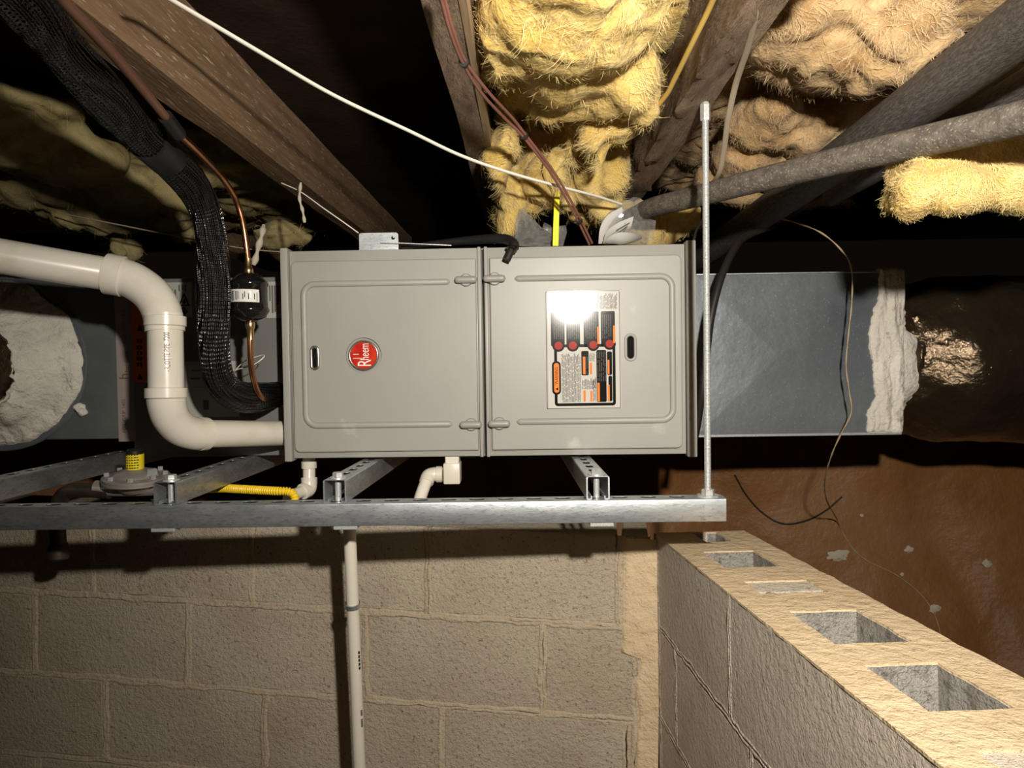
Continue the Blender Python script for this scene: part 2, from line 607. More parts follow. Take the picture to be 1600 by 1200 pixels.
def mortar_sheet(name, parent, org, joints_h, joints_v, u0, u1, place, mt=None, crk=None, seed=0.0, prof=.0012, wid=.0085):
    """each mortar joint is two lips with an open, wandering crack between them where it has opened"""
    runs = [(True, h, u0, u1) for h in joints_h] + [(False, uu, lo_, hi_) for (uu, hi_, lo_) in joints_v]
    for ri, (hor, c0_, a, b) in enumerate(runs):
        n = max(8, int(abs(b - a) / .0035))
        bm = bmesh.new()
        prev = None
        for k in range(n + 1):
            t = a + (b - a) * k / n
            sd = seed + ri * 3.7
            mid = c0_ + .0045 * fbm(V((t * 22, sd, 1)), 3)
            uu_ = t if hor else c0_
            op = fbm(V((t * 9, sd, 5)), 3) + (crk(uu_, c0_ if hor else t) if crk else 0)
            gap = min(max(0, op) * .004, .003)
            rows = []
            hc = prof * (.3 + .5 * noise.noise(V((t * 40, sd, 0))))
            for sd_ in (-1, 1):
                w = wid + .7 * wid * noise.noise(V((t * 10, sd + sd_, 9)))
                h1 = prof * (.4 + noise.noise(V((t * 45, sd, sd_))))
                h2 = prof * (.5 + noise.noise(V((t * 35, sd + 4, sd_))))
                rows.append([(gap / 2, hc - .016 * min(1, gap / .0005)), (gap / 2, hc), (gap / 2 + w * .3, h1 + .0004), (gap / 2 + w * .7, h2), (gap / 2 + w, -.0012), (gap / 2 + w + .003, -.010)])
            cur = []
            for sd_, row in zip((-1, 1), rows):
                cur.append([bm.verts.new((place(t, mid + sd_ * o_, h) if hor else place(mid + sd_ * o_, t, h)) - org) for o_, h in row])
            if prev:
                for e in (0, 1):
                    for q in range(5):
                        bm.faces.new((prev[e][q], prev[e][q + 1], cur[e][q + 1], cur[e][q]))
            prev = cur
        obj(name, bm, mt or MORT, parent, smooth=180)


jv = []
for r in range(4):
    us = rows_u[r]
    p_ = us[1] - us[0]
    for u in [us[0] - p_] + us:
        jv.append((u, vrows[r], vrows[r + 1]))
jv.append((rows_u[2][-1] + (rows_u[2][1] - rows_u[2][0]), vrows[2], vrows[3]))
jv.append((-.03, vrows[0], vrows[4]))
jv.append((-.012, vrows[0], vrows[4]))
mortar_sheet('mortar_joint', WB, WBo, vrows[1:5], jv, -1.75, .0, wall_pt, seed=2.0, crk=lambda u, v: -.55 + .75 * max(0, (u + .75) / .75))
# smooth mortar strip that fills the corner
bm = bmesh.new()
g = []
for j in range(60):
    v = vrows[0] - .004 - .72 * j / 59
    row = []
    for i in range(9):
        e = -.068 * (1 if j < 22 else .45 + .25 * noise.noise(V((j * .2, 3, 1))))
        u = e * (1 - i / 8) + .02 * (i / 8) + .006 * noise.noise(V((j * .35, i * .1, 4))) * (1 - i / 8)
        row.append(bm.verts.new(wall_pt(u, v, .004 + .006 * (i / 8) ** 2 + .002 * noise.noise(V((j * .3, i * .6, 0))) - (.012 if i == 0 else 0)) - WBo))
    g.append(row)
for j in range(59):
    for i in range(8):
        bm.faces.new((g[j][i], g[j][i + 1], g[j + 1][i + 1], g[j + 1][i]))
obj('corner_mortar', bm, CAPM, WB, smooth=180)

# ---------------------------------------------------------------- right block wall (runs toward the camera, open cores on top)
E0 = P(1022, 834, 1.56)               # inner top edge at the corner
E1 = P(1322, 1080, .739)              # inner top edge near the camera
wr = (E1 - E0).normalized()
xr_ = V((wr.y * -1, wr.x, 0)).normalized()
if xr_.x < 0:
    xr_ = -xr_
ur = xr_.cross(wr).normalized()
if ur.z < 0:
    ur = -ur
CAPT = .0025
Wd = .203


def rw(s, x, z=0.0):
    """s metres from the corner toward the camera, x across, z up from the top"""
    return E0 + wr * s + xr_ * x + ur * z


def s_at(px, py):
    q = hit(px, py, E0, ur) - E0
    return q.dot(wr), q.dot(xr_)


WR = thing('wall_right', 'concrete block wall with open cores running toward the camera', 'wall', rw(.6, .1, -1.0), kind='structure')
WRo = WR.location.copy()
sj = s_at(1131, 926)[0]
holes_px = [((1088, 832), (1122, 832), (1140, 846), (1098, 847)), ((1103, 862), (1180, 860), (1213, 884), (1130, 888)),
            ((1163, 910), (1263, 905), (1284, 922), (1195, 930)), ((1236, 955), (1340, 953), (1412, 996), (1310, 1012)),
            ((1362, 1043), (1462, 1031), (1570, 1102), (1452, 1116)), ((1535, 1180), (1600, 1165), (1700, 1240), (1620, 1262))]
holes = []
for hp in holes_px:
    ps = [s_at(*p) for p in hp]
    s0 = (ps[0][0] + ps[1][0]) / 2
    s1 = (ps[2][0] + ps[3][0]) / 2
    x0 = (ps[0][1] + ps[3][1]) / 2
    x1 = (ps[1][1] + ps[2][1]) / 2
    holes.append([s0, s1, max(x0, .05), min(x1, Wd - .045)])
SE = 1.25


def rough_loop(s0, s1, x0, x1, seed, n=5):
    pts = []
    cs = [(s0, x0), (s1, x0), (s1, x1), (s0, x1)]
    for i in range(4):
        a, b = V(cs[i]), V(cs[(i + 1) % 4])
        for k in range(n):
            q = a.lerp(b, k / n)
            pts.append((q.x + .003 * noise.noise(V((q.x * 40, q.y * 40, seed))), q.y + .003 * noise.noise(V((q.y * 40, q.x * 40, seed + 5)))))
    return pts


cuts = [0.0, sj, holes[5][0] + .05, SE]
for i in range(3):
    a, b = cuts[i] + (.006 if i else -.02), cuts[i + 1] - .006
    hs = [rough_loop(*h, k) for k, h in enumerate(holes) if h[0] > a + .01 and h[1] < b - .01]
    bm = holed([(a, .004), (b, .004), (b, Wd), (a, Wd)], hs, lambda x, y, d: rw(x, y, -CAPT - d) - WRo, .19)
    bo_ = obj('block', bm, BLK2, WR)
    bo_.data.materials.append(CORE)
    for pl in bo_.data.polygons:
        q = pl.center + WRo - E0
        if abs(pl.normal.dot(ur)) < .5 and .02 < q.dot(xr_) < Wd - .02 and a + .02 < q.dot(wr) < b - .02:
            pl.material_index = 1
course = .198
for c in range(1, 4):
    off = [.14, .0, .14][c - 1]
    ss = [-.02, off + .0 if off else sj, off + .40, off + .80, SE] if off else [-.02, sj, sj + .42, SE]
    for a, b in zip(ss[:-1], ss[1:]):
        bm = box((a + JG, .004, -course * (c + 1) + JG), (b - JG, Wd, -course * c - JG), .004, 1)
        for v in bm.verts:
            v.co = rw(v.co.x, v.co.y, v.co.z) - WRo
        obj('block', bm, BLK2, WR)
# tan mortar wash on top, broken around the cores
outer = []
N = 60
for k in range(N + 1):
    s = -.01 + (SE + .01) * k / N
    outer.append((s, .0035 + .0016 * noise.noise(V((s * 30, 1, 0)))))
for k in range(N + 1):
    s = SE - (SE + .01) * k / N
    outer.append((s, Wd + .002 + .004 * noise.noise(V((s * 22, 7, 0)))))
hs = [rough_loop(h[0] - .001, h[1] + .001, h[2] - .001, h[3] + .001, k) for k, h in enumerate(holes)]
bm = holed(outer, hs, lambda x, y, d: rw(x, y, -d) - WRo, .0035)
obj('mortar_wash', bm, CAPM, WR)
# rubble filling the cores part way
for k, h in enumerate(holes):
    dep = [.06, .035, .006, .045, .055, .025][k]
    bm = bmesh.new()
    g = []
    for i in range(13):
        row = []
        for j in range(11):
            s, x = h[0] - .004 + (h[1] - h[0] + .008) * i / 12, h[2] - .004 + (h[3] - h[2] + .008) * j / 10
            z = -dep - .45 * dep * (j / 10) - .008 * fbm(V((s * 60, x * 60, k)), 3)
            row.append(bm.verts.new(rw(s, x, z) - WRo))
        g.append(row)
    for i in range(12):
        for j in range(10):
            bm.faces.new((g[i][j], g[i][j + 1], g[i + 1][j + 1], g[i + 1][j]))
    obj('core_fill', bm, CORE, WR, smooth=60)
mortar_sheet('mortar_joint', WR, WRo, [-course, -2 * course, -3 * course],
             [(sj, 0, -course), (.14, -course, -2 * course), (.54, -course, -2 * course), (sj, -2 * course, -3 * course), (sj + .42, -2 * course, -3 * course), (.012, 0, -.8)],
             -.01, 1.0, lambda u, v, h: rw(u, .004 - h, v), mt=BLK2, seed=6.0, crk=lambda u, v: .8, prof=.0012, wid=.006)

# ---------------------------------------------------------------- brown vapor sheet on the far wall


def sheet_y(x, z):
    y = 2.50 - .10 * max(0, x - .6) + .05 * fbm(V((x * 1.6, z * 1.2, 2)), 3)
    y += .022 * max(0, math.sin(x * 9 + 2.2 * z + 2 * noise.noise(V((x, z * 2, 5))))) ** 4
    return y - .16 * (1 - z / 1.04) ** 2


def on_sheet(px, py, off=.004):
    Y = 2.4
    for _ in range(8):
        q = P(px, py, Y)
        Y = sheet_y(q.x, q.z) - off
    return P(px, py, Y)


bm = bmesh.new()
NXs, NZs = 150, 80
g = []
for i in range(NXs + 1):
    row = []
    for j in range(NZs + 1):
        x = -2.4 + 5.2 * i / NXs
        z = .0 + 1.04 * j / NZs
        y = sheet_y(x, z)
        row.append(bm.verts.new((x, y, z)))
    g.append(row)
for i in range(NXs):
    for j in range(NZs):
        bm.faces.new((g[i][j], g[i + 1][j], g[i + 1][j + 1], g[i][j + 1]))
ret = bmesh.ops.extrude_face_region(bm, geom=bm.faces[:])
for v in [q for q in ret['geom'] if isinstance(q, bmesh.types.BMVert)]:
    v.co.y += .004
o = obj('wall_far', bm, SHEET, smooth=60)
tag(o, 'dark brown plastic vapor sheet covering the far foundation wall', 'wall', kind='structure')


# ================================================================== FURNACE CABINET
Yl, Yr = 1.506, 1.494
BLp, BRp = P(449, 717, Yl), P(1087, 712, Yr)
c_bot = (BLp + BRp) / 2
cyaw = math.atan2((BRp - BLp).y, (BRp - BLp).x)
FUR = thing('furnace', 'grey gas furnace cabinet lying on the metal struts', 'furnace', c_bot, cyaw)
Mf = Matrix.Translation(c_bot) @ Matrix.Rotation(cyaw, 4, 'Z')
Mfi = Mf.inverted()
fn = Mf.to_3x3() @ V((0, -1, 0))


def fl_(px, py, off=0.0):
    """pixel -> (x, z) on the furnace front, local"""
    q = Mfi @ hit(px, py, c_bot - V((0, 0, 0)) + fn * off, fn)
    return q.x, q.z


xL = (fl_(441, 392)[0] + fl_(449, 717)[0]) / 2
xR = (fl_(1084, 378)[0] + fl_(1087, 712)[0]) / 2
HT = (fl_(441, 392)[1] + fl_(1084, 378)[1]) / 2
WDT = xR - xL
DEP = .70
SC = WDT / 642.0


def FX(px):
    return xL + (px - 444) * SC


def FZ(py):
    return (715 - py) * SC * (HT / (SC * 330))


# case with flanges
bm = box((xL, .0205, 0), (xR, DEP, HT), .002, 1)
obj('case', bm, GREYD, FUR, smooth=30)
for (a, b) in ((xL - .001, FX(455)), (FX(1072), xR + .001)):
    obj('side_flange', box((a, -.014, -.003), (b, .022, HT + .003), .0025, 2), GREY, FUR, smooth=40)


def mpf(front):
    return lambda x, y, d: V((x, front + d, y))


def sweep_rib(pts, r, h, front):
    """raised half-round bead on a face"""
    path = [V((x, 0, z)) for x, z in pts]
    bm = bmesh.new()
    n = 9
    rings = []
    for i, p in enumerate(path):
        t = (path[min(i + 1, len(path) - 1)] - path[max(i - 1, 0)]).normalized()
        s = V((t.z, 0, -t.x))
        sc = 1.0
        if i in (0, len(path) - 1):
            sc = .25
        elif i in (1, len(path) - 2):
            sc = .8
        ring = []
        for k in range(n):
            a = math.pi * k / (n - 1)
            ring.append(bm.verts.new(p + s * math.cos(a) * r * sc + V((0, front - math.sin(a) ** .8 * h * sc, 0))))
        rings.append(ring)
    for i in range(len(rings) - 1):
        for k in range(n - 1):
            bm.faces.new((rings[i][k], rings[i][k + 1], rings[i + 1][k + 1], rings[i + 1][k]))
    return bm


def c_path(x_open, x_far, z_top, z_bot, r):
    sgn = 1 if x_far > x_open else -1
    pts = [(x_open, z_top), (x_open + sgn * .004, z_top), (x_open + sgn * .008, z_top)]
    for k in range(9):
        a = math.pi / 2 * k / 8
        pts.append((x_far - sgn * r + sgn * r * math.sin(a), z_top - r + r * math.cos(a)))
    for k in range(9):
        a = math.pi / 2 * k / 8
        pts.append((x_far - sgn * r + sgn * r * math.cos(a), z_bot + r - r * math.sin(a)))
    pts += [(x_open + sgn * .008, z_bot), (x_open + sgn * .004, z_bot), (x_open, z_bot)]
    return pts


def ring_path(loop, r, front, h=None, closed=True):
    """rounded bead round a closed outline on the front face"""
    bm = bmesh.new()
    n = 7
    L = len(loop)
    rings = []
    for i in range(L):
        a, b = V(loop[i - 1]), V(loop[(i + 1) % L])
        t = (b - a).normalized()
        s = V((t.y, -t.x))
        ring = []
        for k in range(n):
            an = math.pi * k / (n - 1)
            q = V(loop[i]) + s * math.cos(an) * r
            ring.append(bm.verts.new((q.x, front - math.sin(an) * (h or r), q.y)))
        rings.append(ring)
    for i in range(L):
        for k in range(n - 1):
            bm.faces.new((rings[i][k], rings[i][k + 1], rings[(i + 1) % L][k + 1], rings[(i + 1) % L][k]))
    return bm


DF = -.004     # door skirt front
PF = -.012     # door pan front
for side in (0, 1):
    if side == 0:
        dx0, dx1 = FX(455.5), FX(756.6)
        px0, px1 = FX(459), FX(748)
    else:
        dx0, dx1 = FX(760.0), FX(1071)
        px0, px1 = FX(769), FX(1065)
    sk = obj('door', box((dx0, DF, .003), (dx1, .02, HT - .003), .002, 2), GREY, FUR, smooth=40)
    tag(sk, ['left door with a round red emblem', 'right door with a warning label'][side])
    # pan
    z0, z1 = FZ(703), FZ(404)
    rs = (.012, .001, .001, .012) if side == 0 else (.001, .012, .012, .001)
    sx, sz = (FX(494) if side == 0 else FX(985.5)), (FZ(555) if side == 0 else FZ(546))
    hl = [capsule2(sx, sz, .0125 if side == 0 else .017, .044 if side == 0 else .048)]
    if side == 0:
        hl.append(circle2(FX(571), FZ(552), .0375))
    bm = bmesh.new()
    lps = []
    for (ins, yy) in ((0, DF - .0012), (0, PF + .0030), (.0006, PF + .0014), (.0016, PF + .0004), (.0030, PF)):
        rr2 = tuple(max(q - ins, .0004) for q in rs)
        lps.append([bm.verts.new((x, yy, z)) for x, z in rrect(px0 + ins, z0 + ins, px1 - ins, z1 - ins, rr2)])
    for la, lc in zip(lps[:-1], lps[1:]):
        for k in range(len(la)):
            bm.faces.new((la[k], la[(k + 1) % len(la)], lc[(k + 1) % len(la)], lc[k]))
    ins = .0030
    merge(bm, holed(rrect(px0 + ins, z0 + ins, px1 - ins, z1 - ins, tuple(max(q - ins, .0004) for q in rs)), hl, mpf(PF), .006))
    obj('door_pan', bm, GREY, sk)
    rib = c_path(FX(708), FX(479), FZ(440), FZ(661), .024) if side == 0 else c_path(FX(808), FX(1050), FZ(437), FZ(659), .024)
    obj('stiffening_rib', sweep_rib(rib, .0066, .0062, PF), GREY, sk, smooth=60)
    # seam strip
    sxx = FX(753.0) if side == 0 else FX(763.4)
    obj('seam_strip', box((sxx - .0035, PF + .001, .002), (sxx + .0035, .004, HT - .002), .0015, 2), GREY, sk, smooth=40)
    # finger slot
    obj('slot_opening', holed(capsule2(sx, sz, .020, .054), [], mpf(PF + .007), .001), BLACKH, sk)
    obj('slot_rim', ring_path(capsule2(sx, sz, .0150 if side == 0 else .020, .047 if side == 0 else .053), .0032, PF, .0026), CHROME if side == 0 else GREY, sk, smooth=60)
    # latches: round boss with a bar turned across it
    for (lx, lz) in (((733, 438), (737, 662)) if side == 0 else ((777, 437), (781, 661))):
        lx, lz = FX(lx), FZ(lz)
        bm = lathe([(.0135, 0), (.0135, .0035), (.0115, .006)], (lx, PF, lz), (0, -1, 0), 24)
        bm2 = bmesh.new()
        prof = []
        nb_ = 22
        for k in range(nb_ + 1):
            t = -1 + 2 * k / nb_
            prof.append((.0072 * (1 - abs(t) ** 8) ** .5 + .0004, t * .0235))
        merge(bm, lathe(prof, (lx, PF - .010, lz), (1, 0, 0), 16))
        obj('latch', bm, CHROME if False else GREYD, sk, smooth=50)

# emblem
ex, ez = FX(571), FZ(552)
em = obj('emblem', lathe([(.0305, 0), (.0305, .0055), (.0285, .0075), (.001, .0080)], (ex, PF + .007, ez), (0, -1, 0), 40), RED, FUR, smooth=40)
tag(em, 'round glossy red emblem with white lettering')
obj('emblem_well', holed(circle2(ex, ez, .0385, 36), [], mpf(PF + .0065), .001), GREYD, em)
obj('emblem_rim', ring_path(circle2(ex, ez, .0298, 40), .0022, PF + .0005, .0030), CHROME, em, smooth=60)
ef = PF - .0014
obj('lettering', text_bm('heem', .026, lambda x, y: V((ex - y * 1.05 + .003, ef, ez + x * .62 + .0075))), WHT, em)
obj('lettering_initial', text_bm('R', .041, lambda x, y: V((ex - y + .003, ef - .0002, ez + x * .62 - .0165))), WHT, em)
bm = bmesh.new()
for (z_, l_) in ((-.0065, .020), (.002, .012)):
    box((ex - .022, ef - .0003, ez + z_), (ex - .022 + l_, ef + .0002, ez + z_ + .0012), bm=bm)
obj('lettering_ascender', bm, WHT, em)

# rating / warning label, built in label coordinates: a along px, b along py
LX0, LX1, LZ0, LZ1 = FX(857.5), FX(970), FZ(640), FZ(457.5)
LF = PF - .0011
lb = obj('warning_label', box((LX0, LF, LZ0), (LX1, PF + .0002, LZ1)), LBL, FUR)
tag(lb, 'glossy silver label printed in black and orange')


def lmap(a, b):
    """a,b in the 840..1000 x 440..660 zoom's 873 x 1200 picture"""
    px, py = 840 + a * 160 / 873., 440 + b * 220 / 1200.
    return FX(px), FZ(py)


def lrect(bm, a0, b0, a1, b1, r=0.0, lift=.0003):
    x0, z1 = lmap(a0, b0)
    x1, z0 = lmap(a1, b1)
    rr = r * SC * 160 / 873.
    merge(bm, holed(rrect(x0, z0, x1, z1, (rr,) * 4), [], lambda x, y, d: V((x, LF - lift + d, y)), .0002))


def lframe(bm, a0, b0, a1, b1, t, r, lift=.0003):
    x0, z1 = lmap(a0, b0)
    x1, z0 = lmap(a1, b1)
    k = SC * 160 / 873.
    t *= k
    r *= k
    merge(bm, holed(rrect(x0, z0, x1, z1, (r,) * 4), [rrect(x0 + t, z0 + t, x1 - t, z1 - t, (max(r - t, .0003),) * 4)], lambda x, y, d: V((x, LF - lift + d, y)), .0002))


def ldisc(bm, a, b, r, lift):
    x, z = lmap(a, b)
    merge(bm, holed(circle2(x, z, r * SC * 160 / 873., 20), [], lambda x_, y_, d: V((x_, LF - lift + d, y_)), .0002))


def lpart(name, mt, fn_, *a):
    bm = bmesh.new()
    fn_(bm, *a)
    return obj(name, bm, mt, lb)


lpart('label_border', INK, lframe, 84, 98, 705, 1088, 4, 2)
lpart('warning_frame', INK, lframe, 150, 545, 665, 1066, 24, 26)
for bx_ in ((125, 275, 240, 560), (255, 275, 370, 560), (400, 270, 528, 570), (546, 270, 664, 570), (378, 602, 440, 808), (505, 596, 588, 1035), (594, 610, 636, 808), (604, 815, 636, 1030)):
    lpart('black_panel', INK, lrect, *bx_, 12)
lpart('warning_pill', INK, lrect, 130, 685, 204, 968, 34, .0004)
for (a0, b0, a1, b1) in ((390, 650, 412, 800), (448, 700, 468, 800), (392, 935, 412, 1030), (450, 938, 468, 1030), (510, 872, 530, 1030), (596, 890, 614, 1030), (598, 680, 614, 800), (514, 400, 532, 545), (648, 392, 666, 540), (404, 108, 436, 225), (200, 118, 236, 165)):
    lpart('orange_bar', ORNG, lrect, a0, b0, a1, b1, 3, .0006)
lpart('orange_pill', ORNG, lrect, 146, 700, 190, 952, 22, .0006)
for (a, b) in ((187, 555), (308, 555), (480, 552), (618, 545)):
    lpart('pictogram_disc', INK, ldisc, a, b, 52, .0004)
    lpart('red_pictogram', REDP, ldisc, a, b, 34, .0006)
bm = bmesh.new()
rl = random.Random(4)
for (a0, a1, b0, b1, st) in ((212, 372, 620, 1035, 9.5), (384, 496, 830, 925, 12), (446, 496, 610, 690, 10), (110, 400, 112, 262, 13), (446, 680, 120, 250, 11), (474, 496, 820, 1030, 10)):
    a = a0
    while a < a1:
        b = b0 + rl.uniform(0, 30)
        while b < b1:
            e = min(b + rl.uniform(14, 90), b1)
            lrect(bm, a, b, a + st * .5, e, 0, .0003)
            b = e + rl.uniform(4, 12)
        a += st
obj('small_text_lines', bm, INKG, lb)['kind'] = 'stuff'
bm = bmesh.new()
for (a0, a1, b0, b1, st) in ((150, 232, 300, 500, 17), (270, 360, 300, 500, 17), (415, 505, 300, 500, 17), (558, 640, 300, 500, 17), (515, 580, 610, 860, 15), (420, 436, 650, 800, 9)):
    a = a0
    while a < a1:
        b = b0
        while b < b1:
            e = min(b + rl.uniform(20, 110), b1)
            lrect(bm, a, b, a + st * .35, e, 0, .0006)
            b = e + rl.uniform(6, 14)
        a += st
obj('reversed_text_lines', bm, INKG, lb)['kind'] = 'stuff'
wx, wz = lmap(168, 815)
obj('warning_word', text_bm('WARNING', .0088, lambda x, y: V((wx - y, LF - .0009, wz + x * .84 + .002))), INK, lb)
tx, tz = lmap(168, 920)
bm = bmesh.new()
bm.faces.new([bm.verts.new((tx + a * .003, LF - .0009, tz + b * .0032)) for a, b in ((-1, 0), (1, -1), (1, 1))])
obj('warning_triangle', bm, INK, lb)

# slots cut in the right flange
for (pa, pb) in ((440, 470), (635, 660)):
    obj('flange_notch', box((FX(1074), -.0146, FZ(pb)), (FX(1078), -.0135, FZ(pa))), GREYD, FUR)


# ================================================================== STRUT FRAME
def strut_bm(L, width=.041, h=.041, t=.0026, slot_off=.03, pitch=.0508):
    """slotted U channel, slots up, open side down with lips. runs along +x from 0..L, top at z=0, centred on y"""
    hs = []
    x = slot_off
    while x < L - .02:
        hs.append(capsule2(x, 0, .0285, .0142, 6))
        x += pitch
    hw = width / 2
    bm = holed([(0, -hw + .003), (L, -hw + .003), (L, hw - .003), (0, hw - .003)], hs, lambda a, b, d: V((a, b, -d)), .0007)
    # rounded shoulders, sides and lips as one bent strip each
    for s in (-1, 1):
        out_, inn = [], []
        prof = [(hw - .003, 0)]
        for k in range(1, 5):
            a = math.pi / 2 * k / 4
            prof.append((hw - .003 + .003 * math.sin(a), -.003 + .003 * math.cos(a)))
        prof += [(hw, -h + .002), (hw - .0006, -h + .0006), (hw - .002, -h), (hw - .0085, -h), (hw - .0095, -h + .001), (hw - .0095, -h + .007)]
        ip = [(hw - .003, -t), (hw - .0029, -t), (hw - .0028, -t - .0002), (hw - .0027, -t - .0004), (hw - t, -t - .001), (hw - t, -h + t), (hw - t, -h + t), (hw - t - .001, -h + t), (hw - .0085 + .0012, -h + t), (hw - .0095 + .002, -h + t + .0002), (hw - .0095 + .002, -h + .007)]
        for X in (0, L):
            out_.append([bm.verts.new((X, s * y, z)) for y, z in prof])
            inn.append([bm.verts.new((X, s * y, z)) for y, z in ip])
        n = len(prof)
        for k in range(n - 1):
            bm.faces.new((out_[0][k], out_[0][k + 1], out_[1][k + 1], out_[1][k]))
            bm.faces.new((inn[0][k], inn[0][k + 1], inn[1][k + 1], inn[1][k]))
            for e in (0, 1):
                bm.faces.new((out_[e][k], out_[e][k + 1], inn[e][k + 1], inn[e][k]))
        bm.faces.new((out_[0][-1], out_[1][-1], inn[1][-1], inn[0][-1]))
    return bm


def hexnut(p, r, h, axis=(0, 0, 1)):
    return lathe([(r * .92, 0), (r, h * .12), (r, h * .88), (r * .9, h)], p, axis, 6)


ZS = P(522, 749, 1.25).z          # top of cross struts
RL0 = P(1134, 800, 1.245)
zr = ZS - .041                    # top of the front rail
RAIL = thing('strut_rail', 'long galvanized slotted strut rail across the front', 'rail', (RL0.x, 1.262, zr), math.pi)
bm = strut_bm(1.75, slot_off=.031)
obj('channel', bm, GALV, RAIL, smooth=40)
for px in (257, 541, 940):
    q = P(px, 822, 1.25)
    lx = RL0.x - q.x
    obj('square_washer', box((lx - .021, -.02, -.0475), (lx + .021, .02, -.0412), .001, 1), GALVB, RAIL)
# end stop of the rail is open; a hex nut and washer hold the rod
rodx = P(1106, 770, 1.262).x


def cross_strut(px, label, skew=0.0, L=1.0):
    q = P(px, 748, 1.245)
    t = thing('cross_strut', label, 'strut', (q.x, 1.243, ZS), math.pi / 2 + skew, 'cross struts under the furnace')
    obj('channel', strut_bm(L, slot_off=.024), GALV, t, smooth=40)
    obj('bolt', lathe([(.0055, -.041), (.0055, .004)], (.022, 0, 0), (0, 0, 1), 14), GALVB, t, smooth=40)
    obj('bolt_head', hexnut((.022, 0, .002), .0098, .0085), GALVB, t)
    obj('washer', lathe([(.0145, 0), (.0145, .0022)], (.022, 0, 0), (0, 0, 1), 20), GALVB, t, smooth=40)
    return t


cross_strut(-60, 'cross strut at far left running back under the sheet metal plenum', -.02)
cross_strut(258, 'cross strut beside the gas regulator with a bolt at its end', -.02)
cross_strut(523, 'cross strut under the furnace beside the small white drain elbow', -.03)
cross_strut(934, 'cross strut under the right half of the furnace', .02)

# threaded rod
rb = P(1106, 772, 1.262)
rt_ = P(1102, 172, 1.25)
ROD = thing('threaded_rod', 'galvanized threaded rod hanging from the joist to the rail end', 'rod', (rodx, 1.262, zr))
rtop = V((rt_.x - rodx, rt_.y - 1.262, JB - zr + .002))
ax = rtop.normalized()
prof = []
L = rtop.length
k = 0
h = -.046
while h < L:
    prof.append((.0052, h))
    prof.append((.0062, h + .0012))
    h += .0024
obj('rod', lathe(prof, (0, 0, 0), ax, 10), GALVB, ROD, smooth=60)
obj('nut', hexnut((0, 0, .003), .0115, .010), GALVB, ROD)
obj('washer', lathe([(.019, 0), (.019, .003)], (0, 0, 0), (0, 0, 1), 24), GALVB, ROD, smooth=40)
obj('coupling', hexnut(tuple(rtop - ax * .034), .0088, .030, tuple(ax)), GALVB, ROD)


# ================================================================== COIL CASE AND PLENUM (LEFT OF THE FURNACE)
YC = 1.60
c0 = P(209, 700, YC)
c1 = P(446, 432, YC)
ZB = ZS + .0005
COIL = thing('coil_case', 'dark grey evaporator coil case left of the furnace', 'coil case', ((c0.x + c1.x) / 2, YC, ZB))
CO = COIL.location.copy()


def loc(p, o):
    return V(p) - o.location


hx = (c1.x - c0.x) / 2
obj('case', box((-hx, 0, 0), (hx + .012, .55, c1.z - ZB), .004, 2), GREYC, COIL, smooth=40)
a, b = P(214, 694, YC), P(440, 440, YC)
bm = holed(rrect(a.x, a.z, b.x, b.z, (.008,) * 4), [], lambda x, y, d: V((x, YC - .005 + d, y)) - CO, .006)
obj('access_panel', bm, GREYC, COIL, smooth=40)


def sticker(parent, px0, py0, px1, py1, Y, mt, name='sticker', r=0.0, th=.0008):
    a, b = P(px0, py1, Y), P(px1, py0, Y)
    bm = holed(rrect(a.x, a.z, b.x, b.z, (r,) * 4), [], lambda x, y, d: V((x, Y - th + d, y)) - parent.location, th * .9)
    return obj(name, bm, mt, parent)


def prints(owner_loc, quads, Y, mt, name, parent):
    bm = bmesh.new()
    for q in quads:
        a, b = P(q[0], q[3], Y), P(q[2], q[1], Y)
        box(V((a.x, Y - .0004, a.z)) - owner_loc, V((b.x, Y, b.z)) - owner_loc, bm=bm)
    o = obj(name, bm, mt, parent)
    o['kind'] = 'stuff'
    return o


YS = YC - .005
st = sticker(COIL, 250, 441, 299, 497, YS, PAPERD, 'hazard_sticker')
tag(st, 'pale sticker with a flame triangle and a flame diamond')


def poly(pts, Y, off, th=.0003):
    bm = bmesh.new()
    bm.faces.new([bm.verts.new(P(x, y, Y) - off) for x, y in pts])
    return bm


bm = bmesh.new()
for (outer, inner) in ((((279, 478), (297, 478), (288, 457)), ((282.5, 476), (293.5, 476), (288, 462))), (((280, 487), (287, 478.5), (294, 487), (287, 495.5)), ((282, 487), (287, 481), (292, 487), (287, 493)))):
    merge(bm, holed([(p.x, p.z) for p in (P(x, y, YS) for x, y in outer)], [[(p.x, p.z) for p in (P(x, y, YS) for x, y in inner)]], lambda x, y, d: V((x, YS - .0014 + d, y)) - CO, .0004))
for (x, y) in ((288, 471), (287, 488)):
    merge(bm, poly([(x - 2, y + 3), (x + 2, y + 3), (x + 2.4, y), (x + .6, y - 5), (x - 2.2, y)], YS - .0014, CO))
obj('pictograms', bm, INK, st)
yq = [(253 + 5 * i, 446 + rl.uniform(0, 10), 255 + 5 * i, 470 + rl.uniform(0, 22)) for i in range(5)] + [(279, 445, 281, 455), (284, 445, 286, 453), (289, 445, 291, 456)]
prints(CO, yq, YS - .001, INKG, 'text_lines', st)
st = sticker(COIL, 292, 564, 372, 652, YS, PAPERD, 'instruction_sticker')
yq = [(300, 578, 318, 580), (330, 576, 340, 578), (298, 590, 312, 593), (318, 590, 322, 593), (330, 590, 360, 592), (304, 604, 330, 605), (318, 625, 326, 640)]
prints(CO, yq, YS - .001, INKG, 'text_lines', st)
st = sticker(COIL, 417, 440, 441, 497, YS, PAPERD, 'data_sticker')
